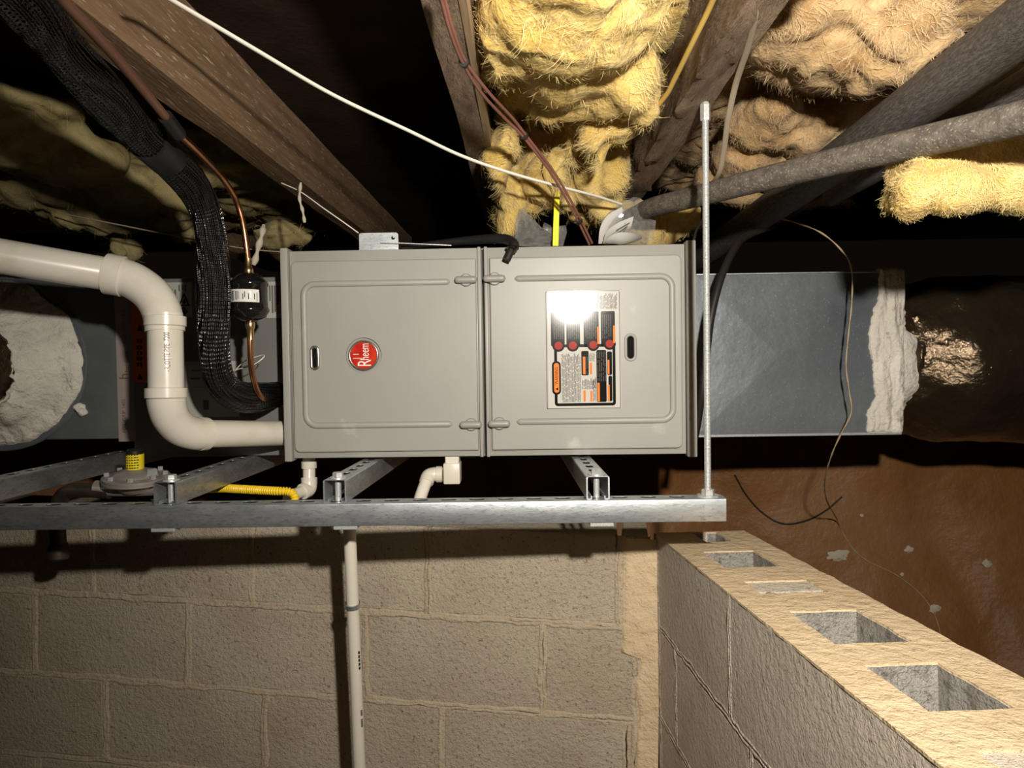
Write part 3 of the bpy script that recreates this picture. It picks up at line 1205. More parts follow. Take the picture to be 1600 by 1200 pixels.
prints(CO, [(421 + 4 * i, 446, 422.5 + 4 * i, 470 + rl.uniform(0, 20)) for i in range(5)], YS - .001, INKG, 'text_lines', st)
st = sticker(COIL, 222, 466, 236, 598, YS, PAPERD, 'warning_paper')
st = sticker(COIL, 209, 462, 226, 598, YS - .001, ORNG2, 'orange_warning_sticker', r=.009)
tag(st, 'orange warning sticker with black triangles')
bm = bmesh.new()
for (cy) in (512, 588):
    merge(bm, poly([(214, cy + 5), (223, cy + 5), (218.5, cy - 5)], YS - .0022, CO))
for (y0_, y1_) in ((540, 575), (530, 536)):
    for xx in (214, 219):
        for k in range(4):
            merge(bm, poly([(xx, y0_ + k * (y1_ - y0_) / 4), (xx + 3, y0_ + k * (y1_ - y0_) / 4), (xx + 3, y0_ + (k + .7) * (y1_ - y0_) / 4), (xx, y0_ + (k + .7) * (y1_ - y0_) / 4)], YS - .0022, CO))
obj('warning_marks', bm, INK, st)

# plenum
p0, p1 = P(-150, 690, YC), P(206, 432, YC)
PLE = thing('supply_plenum', 'dark sheet metal plenum with a round mastic-sealed collar at left', 'duct', ((p0.x + p1.x) / 2, YC, p0.z))
PO = PLE.location.copy()
hw = (p1.x - p0.x) / 2
obj('case', box((-hw, 0, 0), (hw - .002, .5, p1.z - p0.z), .002, 1), DUCTL, PLE, smooth=40)
st = sticker(PLE, 186, 452, 207, 690, YC - .0005, TAPE, 'printed_tape')
for (py, s, sz) in ((510, 'FOIL-GRIP 1402', .0115), (572, 'h', .03), (565, 'hardcast', .014), (650, 'FOIL-GRIP 1402', .0115)):
    q = P(194 + (4 if s == 'hardcast' else 0), py + (16 if s == 'h' else 0), YC - .0022)
    obj('tape_lettering', text_bm(s, sz, lambda x, y: q + V((-y, 0, x)) - PO), INKR, st)
# collar plate, mastic cone and foil flex stub
cc = P(2, 569, YC)
Rc = (P(136, 569, YC) - cc).length
ccl = cc - PO
obj('collar_plate', lathe([(Rc, 0), (Rc + .002, .003), (Rc, .006), (Rc * .8, .006)], ccl, (0, -1, 0), 64), DUCT, PLE, smooth=40)


def mj(r, h, a):
    q = V((math.cos(a) * 2.4, math.sin(a) * 2.4, h * 30))
    f = fbm(q, 4)
    st_ = fbm(V((math.cos(a) * 3 + r * 70, math.sin(a) * 3, r * 40)), 3)
    return (.010 * f, .010 * fbm(q * 3.1, 3) + .006 * st_)


prof = [(Rc * .965, .004), (Rc * .95, .012), (Rc * .90, .018), (Rc * .84, .022), (Rc * .79, .028), (Rc * .74, .045), (Rc * .70, .06), (Rc * .66, .07), (Rc * .62, .075), (Rc * .58, .078), (Rc * .60, .084), (Rc * .585, .086), (Rc * .57, .084), (Rc * .54, .07)]
bm = lathe(prof, ccl, (0, -1, 0), 128, closed=False, jit=mj)
for v in bm.verts:
    v.co.x -= .35 * max(0, ccl.y - v.co.y - .012)
obj('mastic', bm, MAST, PLE, smooth=180)
stub = tube([ccl + V((-.02, -.05, 0)), ccl + V((-.03, -.085, 0)), ccl + V((-.10, -.16, 0)), ccl + V((-.34, -.26, -.01))], Rc * .57, 40, 10, wob=lambda l, a: .008 * noise.noise(V((l * 25, a * 2, 0))))
obj('foil_flex_duct', stub, FOIL, PLE, smooth=60)
# blob of mastic that dripped
q = P(128, 640, YC) - PO
bm = bmesh.new()
bmesh.ops.create_icosphere(bm, subdivisions=3, radius=.014)
for v in bm.verts:
    v.co = v.co * (1 + .6 * noise.noise(v.co * 90)) + q
obj('mastic_drip', bm, MAST, PLE, smooth=180)

# ================================================================== RETURN DUCT (RIGHT)
YD = 1.72
d0, d1 = P(1040, 682, YD), P(1408, 424, YD)
DUC = thing('return_duct', 'blue-grey sheet metal duct with creased cross right of the furnace', 'duct', ((d0.x + d1.x) / 2, YD, d0.z))
DO = DUC.location.copy()
lo, hi = d0 - DO, d1 - DO
hgt = hi.z
bm = bmesh.new()
xa, xm, xb = (Mf @ V((xR, .25, 0))).x + .012 - DO.x, P(1088, 550, YD).x - DO.x, hi.x
if xm <= xa:
    xm = xa + .01
vv = {}


def dv(x, y, z):
    return bm.verts.new((x, y, z))


ctr = P(1216, 556, YD) - DO
f = [dv(xm, 0, 0), dv(xb, 0, 0), dv(xb, 0, hgt), dv(xm, 0, hgt)]
cv = dv(ctr.x, -.006, ctr.z)
bk = [dv(xa, .5, 0), dv(xb, .5, 0), dv(xb, .5, hgt), dv(xa, .5, hgt)]
ff = [dv(xa, 0, 0), dv(xa, 0, hgt)]
for i in range(4):
    bm.faces.new((f[i], f[(i + 1) % 4], cv))
bm.faces.new((ff[0], f[0], f[3], ff[1]))
bm.faces.new((bk[0], bk[1], bk[2], bk[3]))
bm.faces.new((ff[0], bk[0], bk[1], f[1], f[0]))
bm.faces.new((ff[1], f[3], f[2], bk[2], bk[3]))
bm.faces.new((f[1], bk[1], bk[2], f[2]))
bm.faces.new((ff[0], ff[1], bk[3], bk[0]))
obj('case', bm, DUCT, DUC)
obj('hemmed_edge', box((xm, -.004, -.003), (xb, .004, .003), .001, 1), GALVB, DUC)
obj('top_hem', box((xm, -.003, hgt - .002), (xb, .003, hgt + .002), .001, 1), GALV, DUC)
# mastic smeared over the duct end: irregular front patch that wraps the corner
bm = bmesh.new()
g = []
NU, NV = 46, 70
left = [(0, 1374), (.18, 1370), (.27, 1363), (.40, 1355), (.5, 1358), (.6, 1362), (.78, 1366), (.86, 1354), (.95, 1352), (1, 1354)]


def interp(tab, t):
    for (a, x), (b, y) in zip(tab[:-1], tab[1:]):
        if t <= b:
            return x + (y - x) * (t - a) / (b - a)
    return tab[-1][1]


for j in range(NV + 1):
    t = j / NV
    py = 418 + (678 - 418) * t
    le = interp(left, t) + 5 * fbm(V((t * 22, 3, 0)), 3)
    row = []
    for i in range(NU + 1):
        s = i / NU
        px = le + (1416 - le) * s
        q = P(px, py, YD) - DO
        e = min(s * 8, 1) * min(t * 14, 1) * min((1 - t) * 14, 1)
        q.y = -.004 - .009 * e * (.7 + .9 * fbm(V((px * .06, py * .012, 1)), 3)) + (.012 if e == 0 else 0)
        if s > .86:
            q.y += .05 * ((s - .86) / .14) ** 2
            q.x += .004 * (s - .86) / .14
        row.append(bm.verts.new(q))
    g.append(row)
for j in range(NV):
    for i in range(NU):
        bm.faces.new((g[j][i], g[j][i + 1], g[j + 1][i + 1], g[j + 1][i]))
ret = bmesh.ops.extrude_face_region(bm, geom=bm.faces[:])
for v in [q for q in ret['geom'] if isinstance(q, bmesh.types.BMVert)]:
    v.co.y += .006
obj('mastic_band', bm, MAST, DUC, smooth=60)
# round collar with mastic, then the foil flex duct
ca = P(1408, 562, YD + .21)
Rr = .152
cal = V((hi.x - .006, .168, ca.z - DO.z))


def mj2(r, h, a):
    q = V((math.cos(a) * 3, math.sin(a) * 3, h * 18))
    f_ = fbm(q, 4)
    return (.007 * f_, .018 * fbm(q * 2.3 + V((5, 0, 0)), 3) * min(1, h / .05))


bm = lathe([(Rr * 1.14, -.002), (Rr * 1.13, .015), (Rr * 1.10, .03), (Rr * 1.07, .045), (Rr * 1.04, .06), (Rr * 1.02, .075), (Rr * 1.0, .088), (Rr * .97, .096)], cal, (1, 0, 0), 90, closed=False, jit=mj2)
obj('mastic_collar', bm, MAST, DUC, smooth=180)


def crinkle(l, a):
    q = V((l * 7, a * 2.2, 1))
    near = max(0, 1 - l / .18)
    return .012 * fbm(q, 3) + near * .022 * (abs(noise.noise(V((l * 30, a * 9, 4)))) - .3)


bm = tube([cal + V((.0, 0, 0)), cal + V((.12, -.0, 0)), cal + V((.5, -.03, -.005)), cal + V((1.0, -.10, -.02))], lambda t: Rr * (1.0 + .42 * min(1, t * 6)), 72, 26, wob=crinkle)
obj('foil_flex_duct', bm, FOIL, DUC, smooth=50)

# ================================================================== PVC VENT PIPE (LEFT)
RV = .030


def pipe_path(px_pts):
    return [P(*p) for p in px_pts]


e1 = P(196, 436, 1.30)
VP0 = P(0, 400, 1.20) + (P(0, 400, 1.20) - P(170, 428, 1.29)) * .6
up_a = P(178, 430, 1.285)
up_path = [VP0, up_a]
VENT = thing('vent_pipe', 'white plastic vent pipe with two elbows in front of the coil case', 'pipe', base([P(258, 690, 1.28)]))
VO = VENT.location.copy()


def vt_tube(pts, r, name, n=8, segs=28, mt=None, smooth_path=True):
    return obj(name, tube([p - VO for p in pts], r, segs, n, smooth_path), mt or PVC, VENT, smooth=50)


vt_tube([VP0, up_a, P(185, 431, 1.288)], RV, 'upper_pipe')
el = [P(168, 428, 1.283), P(190, 432, 1.288), P(212, 441, 1.292), P(236, 459, 1.293), P(251, 482, 1.290), P(257, 506, 1.286), P(258, 518, 1.285)]
vt_tube(el, RV + .0035, 'upper_elbow')
d_ = (P(192, 432, 1.288) - P(170, 428, 1.283)).normalized()
obj('elbow_hub', lathe([(RV + .001, 0), (RV + .007, .001), (RV + .007, .028), (RV + .001, .030)], P(166, 427.5, 1.282) - VO, d_, 32, closed=False), PVC, VENT, smooth=40)
dn = (P(259, 606, 1.28) - P(258, 500, 1.285)).normalized()
obj('elbow_hub', lathe([(RV + .001, 0), (RV + .0055, .001), (RV + .0055, .018), (RV + .001, .020)], P(258, 494, 1.285) - VO, dn, 32, closed=False), PVC, VENT, smooth=40)
vt_tube([P(258, 490, 1.285), P(259, 560, 1.282), P(260, 625, 1.28)], RV, 'middle_pipe')
obj('elbow_hub', lathe([(RV + .001, 0), (RV + .0055, .001), (RV + .0055, .018), (RV + .001, .020)], P(259.5, 606, 1.28) - VO, dn, 32, closed=False), PVC, VENT, smooth=40)
el2 = [P(260, 612, 1.28), P(261, 632, 1.285), P(267, 652, 1.298), P(282, 669, 1.32), P(302, 677, 1.345), P(318, 678, 1.365)]
vt_tube(el2, lambda t: RV + .0035 - .003 * t, 'lower_elbow')
d2 = (P(450, 677, 1.56) - P(318, 678, 1.365)).normalized()
obj('elbow_hub', lathe([(RV - .004, 0), (RV + .002, .001), (RV + .002, .014), (RV - .004, .016)], P(312, 678, 1.36) - VO, d2, 32, closed=False), PVC, VENT, smooth=40)
vt_tube([P(305, 678, 1.35), P(380, 677.5, 1.455), P(447, 677, 1.555)], lambda t: RV - .003, 'lower_pipe')
# printed lettering on the middle pipe, wrapped on its surface
mc = P(259, 556, 1.282)


def wrapcyl(c, r, ang0):
    def f(x, y):
        a = ang0 + y / r
        return c + V((math.sin(a) * r, -math.cos(a) * r, x)) - VO
    return f


obj('lettering', text_bm('CHARLOTTE PIPE  7200', .0135, lambda x, y: wrapcyl(mc, RV + .0004, .55)(x * .60, -y)), INKR, VENT)

# ================================================================== LINE SET
LSP = [(-40, -85, .68), (40, 5, .78), (98, 75, .88), (158, 145, .99), (214, 205, 1.11), (262, 247, 1.21), (300, 290, 1.295), (324, 338, 1.34), (332, 390, 1.352), (333, 440, 1.355), (334, 500, 1.36), (336, 560, 1.37), (346, 598, 1.39), (368, 618, 1.42), (396, 621, 1.47), (432, 616, 1.592)]
LS = thing('refrigerant_line', 'black ribbed insulated refrigerant line curving down to the coil case', 'pipe', base([P(346, 625, 1.39)]))
LO = LS.location.copy()
obj('insulation_jacket', tube([P(*p) - LO for p in LSP], lambda t: .0290 + .002 * math.sin(t * 30), 96, 14, ry=None, wob=lambda l, a: .0011 * math.sin(a * 20) + .0012 * noise.noise(V((l * 60, a * 2, 0)))), JACK, LS, smooth=70)
obj('tape_band', tube([P(*p) - LO for p in ((232, 220, 1.147), (248, 234, 1.177), (262, 247, 1.21))], .0325, 30, 4), RUBB, LS, smooth=60)
CPT = [(66, -40, .66), (98, 0, .72), (145, 50, .80), (190, 100, .90), (230, 148, 1.0), (258, 182, 1.07), (280, 210, 1.12), (312, 240, 1.20), (345, 275, 1.30), (366, 308, 1.36), (378, 342, 1.38), (385, 385, 1.39), (388, 418, 1.39)]
CO2 = thing('copper_line', 'thin copper liquid line running into the black filter drier', 'pipe', base([P(388, 418, 1.39)]))
CC = CO2.location.copy()
obj('upper_tube', tube([P(*p) - CC for p in CPT[:6]], .0066, 14, 10), DULLC, CO2, smooth=60)
obj('tape_wrap', tube([P(*p) - CC for p in CPT[5:7]], .011, 14, 6), RUBB, CO2, smooth=60)
obj('lower_tube', tube([P(*p) - CC for p in CPT[6:]], .0058, 14, 10), COPPER, CO2, smooth=60)
CP2 = [(391, 500, 1.39), (391, 535, 1.39), (393, 575, 1.40), (400, 606, 1.42), (410, 622, 1.45), (420, 622, 1.50), (430, 617, 1.59)]
CO3 = thing('copper_line', 'short copper tube bending from the filter drier into the coil case', 'pipe', base([P(408, 624, 1.45)]))
C3 = CO3.location.copy()
obj('tube', tube([P(*p) - C3 for p in CP2], .0058, 14, 10), COPPER, CO3, smooth=60)
# filter drier
dt, db = P(388.5, 428, 1.39), P(391, 503, 1.39)
axd = (dt - db).normalized()
Ld = (dt - db).length
DR = thing('filter_drier', 'glossy black filter drier canister on the copper line', 'filter drier', db)
rd = (P(417, 465, 1.39) - P(360, 465, 1.39)).length / 2
obj('shell', lathe([(.008, 0), (.016, .003), (rd * .80, .009), (rd * .97, .018), (rd * 1.02, .021), (rd * 1.02, .025), (rd * .95, .028), (rd * .95, Ld - .026), (rd * 1.01, Ld - .023), (rd * 1.01, Ld - .018), (rd * .93, Ld - .014), (rd * .65, Ld - .004), (.016, Ld), (.008, Ld + .002)], (0, 0, 0), axd, 40), BLKGL, DR, smooth=50)
obj('top_fitting', lathe([(.0075, 0), (.009, .003), (.009, .010), (.0068, .013), (.0068, .03)], tuple(axd * Ld), axd, 18), BRASS, DR, smooth=50)
obj('bottom_fitting', lathe([(.0085, 0), (.0095, .003), (.0085, .012), (.0068, .015), (.0068, .035)], (0, 0, 0), -axd, 18), BRASS, DR, smooth=50)
# paper label wrapped round the shell
bm = bmesh.new()
g = []
for k in range(17):
    a = -1.05 + 1.95 * k / 16
    g.append([bm.verts.new(axd * (Ld * t) + V((math.sin(a), -math.cos(a), 0)) * (rd * .955 + .0006)) for t in (.40 - .02 * k / 16, .66 - .02 * k / 16)])
for k in range(16):
    bm.faces.new((g[k][0], g[k + 1][0], g[k + 1][1], g[k][1]))
lab = obj('paper_label', bm, PAPER, DR, smooth=180)
bm = bmesh.new()
for (a0, a1, t0_, t1_) in [(-.95, -.80, .46, .60), (-.72 + 0, -.69, .42, .62), (-.66, -.60, .42, .62), (-.57, -.55, .42, .62), (-.42, -.36, .43, .61), (-.30, -.27, .43, .61), (-.22, -.20, .45, .60), (.75, .78, .40, .58)] + [(.0 + .1 * i, .04 + .1 * i, .44 + .04 * (i % 3), .52 + .04 * ((i + 1) % 3)) for i in range(7)]:
    bm.faces.new([bm.verts.new(axd * (Ld * t) + V((math.sin(a), -math.cos(a), 0)) * (rd * .955 + .0011)) for a, t in ((a0, t0_), (a1, t0_), (a1, t1_), (a0, t1_))])
obj('label_printing', bm, INK, lab)


# ================================================================== small pipes and fittings under the furnace
def run(name, label, cat, pts, r, mt, segs=14, n=8, part='tube', group=None, **kw):
    P3 = [P(*p) if not isinstance(p, Vector) else p for p in pts]
    b = base(P3)
    o = obj(name, tube([p - b for p in P3], r, segs, n, **kw), mt, None, smooth=60)
    o.location = b
    tag(o, label, cat, group)
    return o


# vertical drain pipe in front of the block wall
DPt, DPb = P(546, 822, 1.40), P(564, 1240, 1.43)
DPm = DPt.lerp(DPb, 1)
DRAIN = thing('drain_pipe', 'thin white drain pipe running down the front of the block wall', 'pipe', V((DPb.x, DPb.y, 0)))
Dl = DRAIN.location.copy()
obj('pipe', tube([DPt + V((-.002, 0, .03)) - Dl, DPt - Dl, DPt.lerp(DPb, .5) - Dl, DPb - Dl, V((.01, .01, .0))], .0125, 18, 6), PVCB, DRAIN, smooth=60)
cl = P(551, 946, 1.409)
dd = (DPb - DPt).normalized()
obj('clamp_ring', lathe([(.0128, -.005), (.0152, -.0045), (.0152, .0045), (.0128, .005)], cl - Dl, (dd + V((.0, .12, 0))).normalized(), 20, closed=False), GALV, DRAIN, smooth=40)
obj('clamp_screw', lathe([(.003, 0), (.003, .03)], cl - Dl + V((.012, -.004, .001)), (-.2, 1, 0), 8), GALV, DRAIN, smooth=40)
obj('clamp_arm', box(cl - Dl + V((-.017, .0, -.004)), cl - Dl + V((-.013, .03, .004))), GALV, DRAIN)
bm = bmesh.new()
for (ya, yb) in ((1012, 1042), (1104, 1113), (1118, 1131)):
    t0_, t1_ = (ya - 822) / 418, (yb - 822) / 418
    c0_, c1_ = DPt.lerp(DPb, t0_), DPt.lerp(DPb, t1_)
    k = 0
    while k < 5:
        q0, q1 = c0_.lerp(c1_, k / 5), c0_.lerp(c1_, (k + .75) / 5)
        a0, a1 = .75, 1.1
        bm.faces.new([bm.verts.new(q + V((math.sin(a), -math.cos(a), 0)) * .0129 - Dl) for q, a in ((q0, a0), (q0, a1), (q1, a1), (q1, a0))])
        k += 1
obj('pipe_marking', bm, INK, DRAIN)['kind'] = 'stuff'

# short drain elbow under furnace's left end
q0, q1, q2 = P(483, 716, 1.56), P(483, 752, 1.55), P(462, 776, 1.50)
DEL = thing('drain_elbow', 'small white drain pipe and elbow under the left end of the furnace', 'pipe', base([q2]))
do = DEL.location.copy()
obj('pipe', tube([q0 + V((0, 0, .01)) - do, q0.lerp(q1, .5) - do, q1 - do], .0135, 18, 4), PVC, DEL, smooth=60)
obj('coupling', lathe([(.013, 0), (.0165, .001), (.0165, .016), (.013, .017)], P(483, 732, 1.555) - do, (0, 0, 1), 24, closed=False), PVC, DEL, smooth=40)
obj('elbow', tube([P(483, 746, 1.552) - do, P(483, 756, 1.55) - do, P(481, 764, 1.545) - do, P(473, 768, 1.53) - do], .0175, 20, 6), PVC, DEL, smooth=60)
obj('outlet_pipe', tube([P(475, 767, 1.535) - do, P(462, 772, 1.51) - do, P(450, 780, 1.48) - do], .0125, 18, 4), PVC, DEL, smooth=60)

# condensate trap
tb = P(706, 757, 1.50)
TRAP = thing('condensate_trap', 'white plastic condensate trap with side elbow under the furnace door seam', 'trap', tb)
to = TRAP.location.copy()
ta = P(692, 717, 1.50) - to
tc_ = P(719, 757, 1.50) - to
obj('trap_body', box((ta.x, 0, 0), (tc_.x, .05, ta.z - .01), .003, 2), PVCB, TRAP, smooth=40)
obj('trap_neck', box((ta.x + .004, .004, ta.z - .012), (tc_.x - .002, .045, ta.z + .006), .002, 1), PVC, TRAP, smooth=40)
obj('elbow', tube([P(692, 741, 1.52) - to, P(680, 741, 1.52) - to, P(670, 744, 1.515) - to, P(666, 754, 1.505) - to], .0155, 20, 6), PVCB, TRAP, smooth=60)
obj('hub', lathe([(.015, 0), (.0175, .001), (.0175, .012), (.015, .013)], P(691, 741, 1.52) - to, (-1, 0, 0), 24, closed=False), PVCB, TRAP, smooth=40)
obj('outlet_pipe', tube([P(667, 750, 1.508) - to, P(660, 768, 1.49) - to, P(655, 784, 1.475) - to], .013, 18, 4), PVC, TRAP, smooth=60)

# yellow flexible gas line
YP = [(318, 764, 1.50), (350, 763, 1.47), (390, 765, 1.44), (430, 767, 1.42), (450, 768, 1.42), (459, 773, 1.42), (462, 786, 1.42)]
pts = catmull([P(*p) for p in YP], 34)
b = base([P(*p) for p in YP])
GASL = obj('gas_hose', tube([p - b for p in pts], lambda t: .0078 + .0011 * math.sin(t * 300), 16, 2, smooth_path=True), YELG, None, smooth=60)
GASL.location = b
tag(GASL, 'yellow ribbed flexible gas line behind the strut rail', 'hose')

# gas regulator
rg = P(212, 756, 1.47)
REG = thing('gas_regulator', 'grey gas pressure regulator with yellow tag behind the strut rail', 'regulator', rg + V((0, 0, -.02)))
ro = REG.location.copy()
rr_ = (P(262, 745, 1.47) - P(166, 745, 1.47)).length / 2
cz = P(213, 748, 1.47) - ro
obj('diaphragm_flange', lathe([(rr_ * .45, -.026), (rr_ * .62, -.016), (rr_ * .70, -.007), (rr_ * .97, -.006), (rr_, -.005), (rr_, -.001), (rr_ * .965, .0), (rr_ * .965, .001), (rr_, .002), (rr_, .006), (rr_ * .95, .0075), (rr_ * .70, .008), (rr_ * .62, .015), (rr_ * .34, .020), (.018, .022)], cz, (.05, -.10, 1), 40), CAST, REG, smooth=40)
for k in range(8):
    a = 2 * math.pi * k / 8 + .3
    obj('flange_bolt', hexnut(tuple(cz + V((math.cos(a) * rr_ * .86, math.sin(a) * rr_ * .86, .006 + rr_ * .086 * math.sin(a) - rr_ * .043 * math.cos(a)))), .0055, .009), GALVB, REG)
obj('vent_cap', lathe([(.011, 0), (.011, .012), (.008, .015)], cz + V((.040, -.012, .008)), (0, 0, 1), 6), GALVB, REG)
obj('valve_body', tube([cz + V((-.085, .0, -.018)), cz + V((-.04, 0, -.02)), cz + V((.03, 0, -.02)), cz + V((.055, 0, -.016))], .016, 20, 4), CAST, REG, smooth=60)
nk = P(211, 736, 1.47) - ro
nt_ = P(211, 704, 1.47) - ro
rn = (P(224, 720, 1.47) - P(198, 720, 1.47)).length / 2
obj('neck', lathe([(rn * .9, 0), (rn * .9, nt_.z - nk.z), (rn * .7, nt_.z - nk.z + .004)], nk, (0, 0, 1), 24), RUBB, REG, smooth=40)
tg = obj('warning_tag', lathe([(rn, .001), (rn, (nt_.z - nk.z) * .84)], nk, (.02, 0, 1), 28, closed=False), YELT, REG, smooth=60)
bm = bmesh.new()
hh = (nt_.z - nk.z) * .84
for k in range(6):
    z_ = .005 + hh * (.06 + .15 * k)
    for s in range(7):
        a0, a1 = -1.0 + s * .28, -1.0 + s * .28 + rl.uniform(.14, .26)
        bm.faces.new([bm.verts.new(nk + V((math.sin(a) * (rn + .0006), -math.cos(a) * (rn + .0006), z))) for a, z in ((a0, z_), (a1, z_), (a1, z_ + .0022), (a0, z_ + .0022))])
obj('tag_lines', bm, INK, tg)
# black iron drip leg
run('gas_pipe', 'black iron gas pipe dropping below the rail at far left', 'pipe', [(172, 768, 1.47), (140, 766, 1.47), (108, 768, 1.475), (92, 785, 1.48), (90, 820, 1.48), (91, 850, 1.485)], .0155, IRON, 18, 8)
gp = P(92, 874, 1.485)
o = obj('pipe_cap', lathe([(.017, 0), (.0205, .004), (.0205, .024), (.0185, .028), (.0165, .034)], (0, 0, 0), (0, 0, 1), 20), IRON, None, smooth=40)
o.location = gp
tag(o, 'black iron cap closing the drop pipe below the rail', 'pipe cap')

# ================================================================== pipes overhead at right
run('large_pipe', 'large dark grey pipe running back along the joists at right', 'pipe', [(1720, -50, .70), (1560, 70, .88), (1400, 186, 1.12), (1280, 272, 1.40), (1180, 342, 1.74), (1100, 398, 2.15), (1060, 424, 2.5)], .0355, FOAM, 30, 10)
run('large_pipe', 'second dark pipe mostly hidden below the large pipe at right', 'pipe', [(1740, 40, .86), (1600, 134, 1.00), (1460, 215, 1.22), (1300, 305, 1.58)], .022, FOAM, 26, 10)
run('small_pipe', 'dusty grey pipe crossing behind the threaded rod to the furnace top', 'pipe', [(1760, 140, .74), (1600, 184, .86), (1450, 219, .99), (1300, 254, 1.14), (1180, 283, 1.29), (1080, 309, 1.45), (1020, 324, 1.58), (985, 340, 1.72)], .0212, FOAM2, 28, 10)

# ================================================================== FIBERGLASS INSULATION
def fluffy(name, label, prims, voxel, amp, mt, seed, fibers=0, fibm=None, foldf=6.0, flen=.02):
    bm = bmesh.new()
    for pr_ in prims:
        if pr_[0] == 's':
            _, c, rx, ry, rz = pr_
            b2 = bmesh.new()
            bmesh.ops.create_icosphere(b2, subdivisions=3, radius=1.0)
            for v in b2.verts:
                v.co = V((v.co.x * rx, v.co.y * ry, v.co.z * rz)) + V(c)
            merge(bm, b2)
        else:
            _, lo_, hi_ = pr_
            box(lo_, hi_, bm=bm)
    me = bpy.data.meshes.new(name)
    bm.to_mesh(me)
    bm.free()
    o = bpy.data.objects.new(name, me)
    COL.objects.link(o)
    md = o.modifiers.new('r', 'REMESH')
    md.mode = 'VOXEL'
    md.voxel_size = voxel
    dg = bpy.context.evaluated_depsgraph_get()
    m2 = bpy.data.meshes.new_from_object(o.evaluated_get(dg))
    bpy.data.objects.remove(o)
    co = [v.co.copy() for v in m2.vertices]
    no = [v.normal.copy() for v in m2.vertices]
    sv = V((seed, seed * 1.7, seed * .6))
    for i, v in enumerate(m2.vertices):
        p = co[i]
        q = p * foldf + sv
        wrp = V((noise.noise(q), noise.noise(q + V((7, 1, 3))), noise.noise(q + V((2, 9, 5)))))
        d = fbm(q + wrp * 1.3, 2) * 1.1 - .7 * (1 - abs(noise.noise(q * 1.3 + wrp))) ** 4
        d += .16 * fbm(q * 3.2 + wrp * 2, 3)
        v.co = p + no[i] * d * amp + wrp * amp * .9
    m2.update()
    mn = V((sum(v.co.x for v in m2.vertices) / len(m2.vertices), sum(v.co.y for v in m2.vertices) / len(m2.vertices), min(v.co.z for v in m2.vertices)))
    for v in m2.vertices:
        v.co -= mn
    root = thing(name, label, 'insulation', mn, group='fiberglass insulation between the joists')
    bod = obj('batt', m2, mt, root, smooth=180)
    if fibers:
        rr = random.Random(int(seed * 10))
        bm = bmesh.new()
        nv = len(m2.vertices)
        m2.update()
        for _ in range(fibers):
            i = rr.randrange(nv)
            vtx = m2.vertices[i]
            nrm = vtx.normal
            if nrm.z > .6:
                continue
            qq = vtx.co * 16 + sv
            flow = V((noise.noise(qq), noise.noise(qq + V((5, 2, 8))), noise.noise(qq + V((1, 7, 4))) - .15)) * 2.2
            tan = flow + V((rr.gauss(0, 1), rr.gauss(0, 1), rr.gauss(0, 1))) * .32
            tan = (tan - nrm * tan.dot(nrm) * .93).normalized()
            ln = flen * rr.uniform(.5, 1.4)
            side = tan.cross(nrm)
            if side.length < 1e-3:
                continue
            side = side.normalized()
            wdt = side * rr.uniform(.00016, .00042)
            bend = side * rr.gauss(0, .25) * ln
            lift = rr.uniform(.0003, .003)
            p = vtx.co + V((rr.uniform(-1, 1), rr.uniform(-1, 1), rr.uniform(-1, 1))) * voxel * .5 - nrm * .0012
            prev = None
            for k in range(4):
                t = k / 3
                c = p + tan * ln * t + bend * t * t + nrm * (lift * math.sin(t * 2.6) * 2)
                wv = wdt * (1 - .6 * t)
                cur = (bm.verts.new(c - wv), bm.verts.new(c + wv))
                if prev:
                    bm.faces.new((prev[0], prev[1], cur[1], cur[0]))
                prev = cur
        fo = obj('loose_fibers', bm, fibm or FIBM, root, recalc=False)
        fo['kind'] = 'stuff'
    return root


def B(px, py, Y, rx, ry, rz):
    return ('s', P(px, py, Y), rx, ry, rz)


# bay above the furnace
centre = [('b', (-.055, .55, JT - .055), (.285, .98, JT - .005)), ('b', (-.05, .98, JT - .03), (.28, 2.4, JT - .003)),
          B(800, 40, 1.02, .045, .16, .05), B(850, 30, 1.0, .06, .14, .05), B(770, 60, 1.05, .02, .10, .05), B(785, 95, 1.12, .035, .05, .035),
          B(900, 30, 1.0, .08, .12, .055), B(960, 40, 1.02, .07, .12, .05), B(1010, 20, 1.0, .05, .10, .04),
          B(880, 110, 1.16, .075, .11, .045), B(930, 90, 1.14, .08, .11, .05), B(900, 150, 1.25, .06, .07, .035), B(950, 150, 1.24, .05, .06, .045),
          B(990, 130, 1.2, .05, .08, .05), B(1010, 160, 1.25, .03, .05, .04), B(850, 165, 1.3, .03, .04, .03),
          B(925, 210, 1.36, .03, .04, .045), B(935, 235, 1.40, .022, .03, .05), B(965, 200, 1.36, .035, .05, .035), B(985, 195, 1.34, .03, .04, .03),
          B(790, 240, 1.50, .03, .05, .10), B(785, 300, 1.62, .03, .05, .10), B(830, 260, 1.66, .04, .05, .11), B(880, 250, 1.66, .05, .05, .12), B(945, 270, 1.66, .06, .05, .12),
          B(895, 225, 1.48, .022, .03, .06), B(870, 265, 1.52, .028, .03, .05), B(850, 290, 1.60, .05, .05, .06), B(930, 290, 1.62, .06, .04, .05), B(960, 285, 1.6, .03, .04, .05), B(800, 320, 1.66, .06, .05, .04), B(1010, 350, 1.8, .10, .05, .06), B(1070, 340, 1.8, .06, .05, .05), B(920, 335, 1.8, .06, .05, .03)]
fluffy('fiberglass_batt', 'bright yellow torn fiberglass insulation hanging above the furnace', centre, .0075, .020, INSY, 3.1, 48000, FIBM, 6.0, .026)
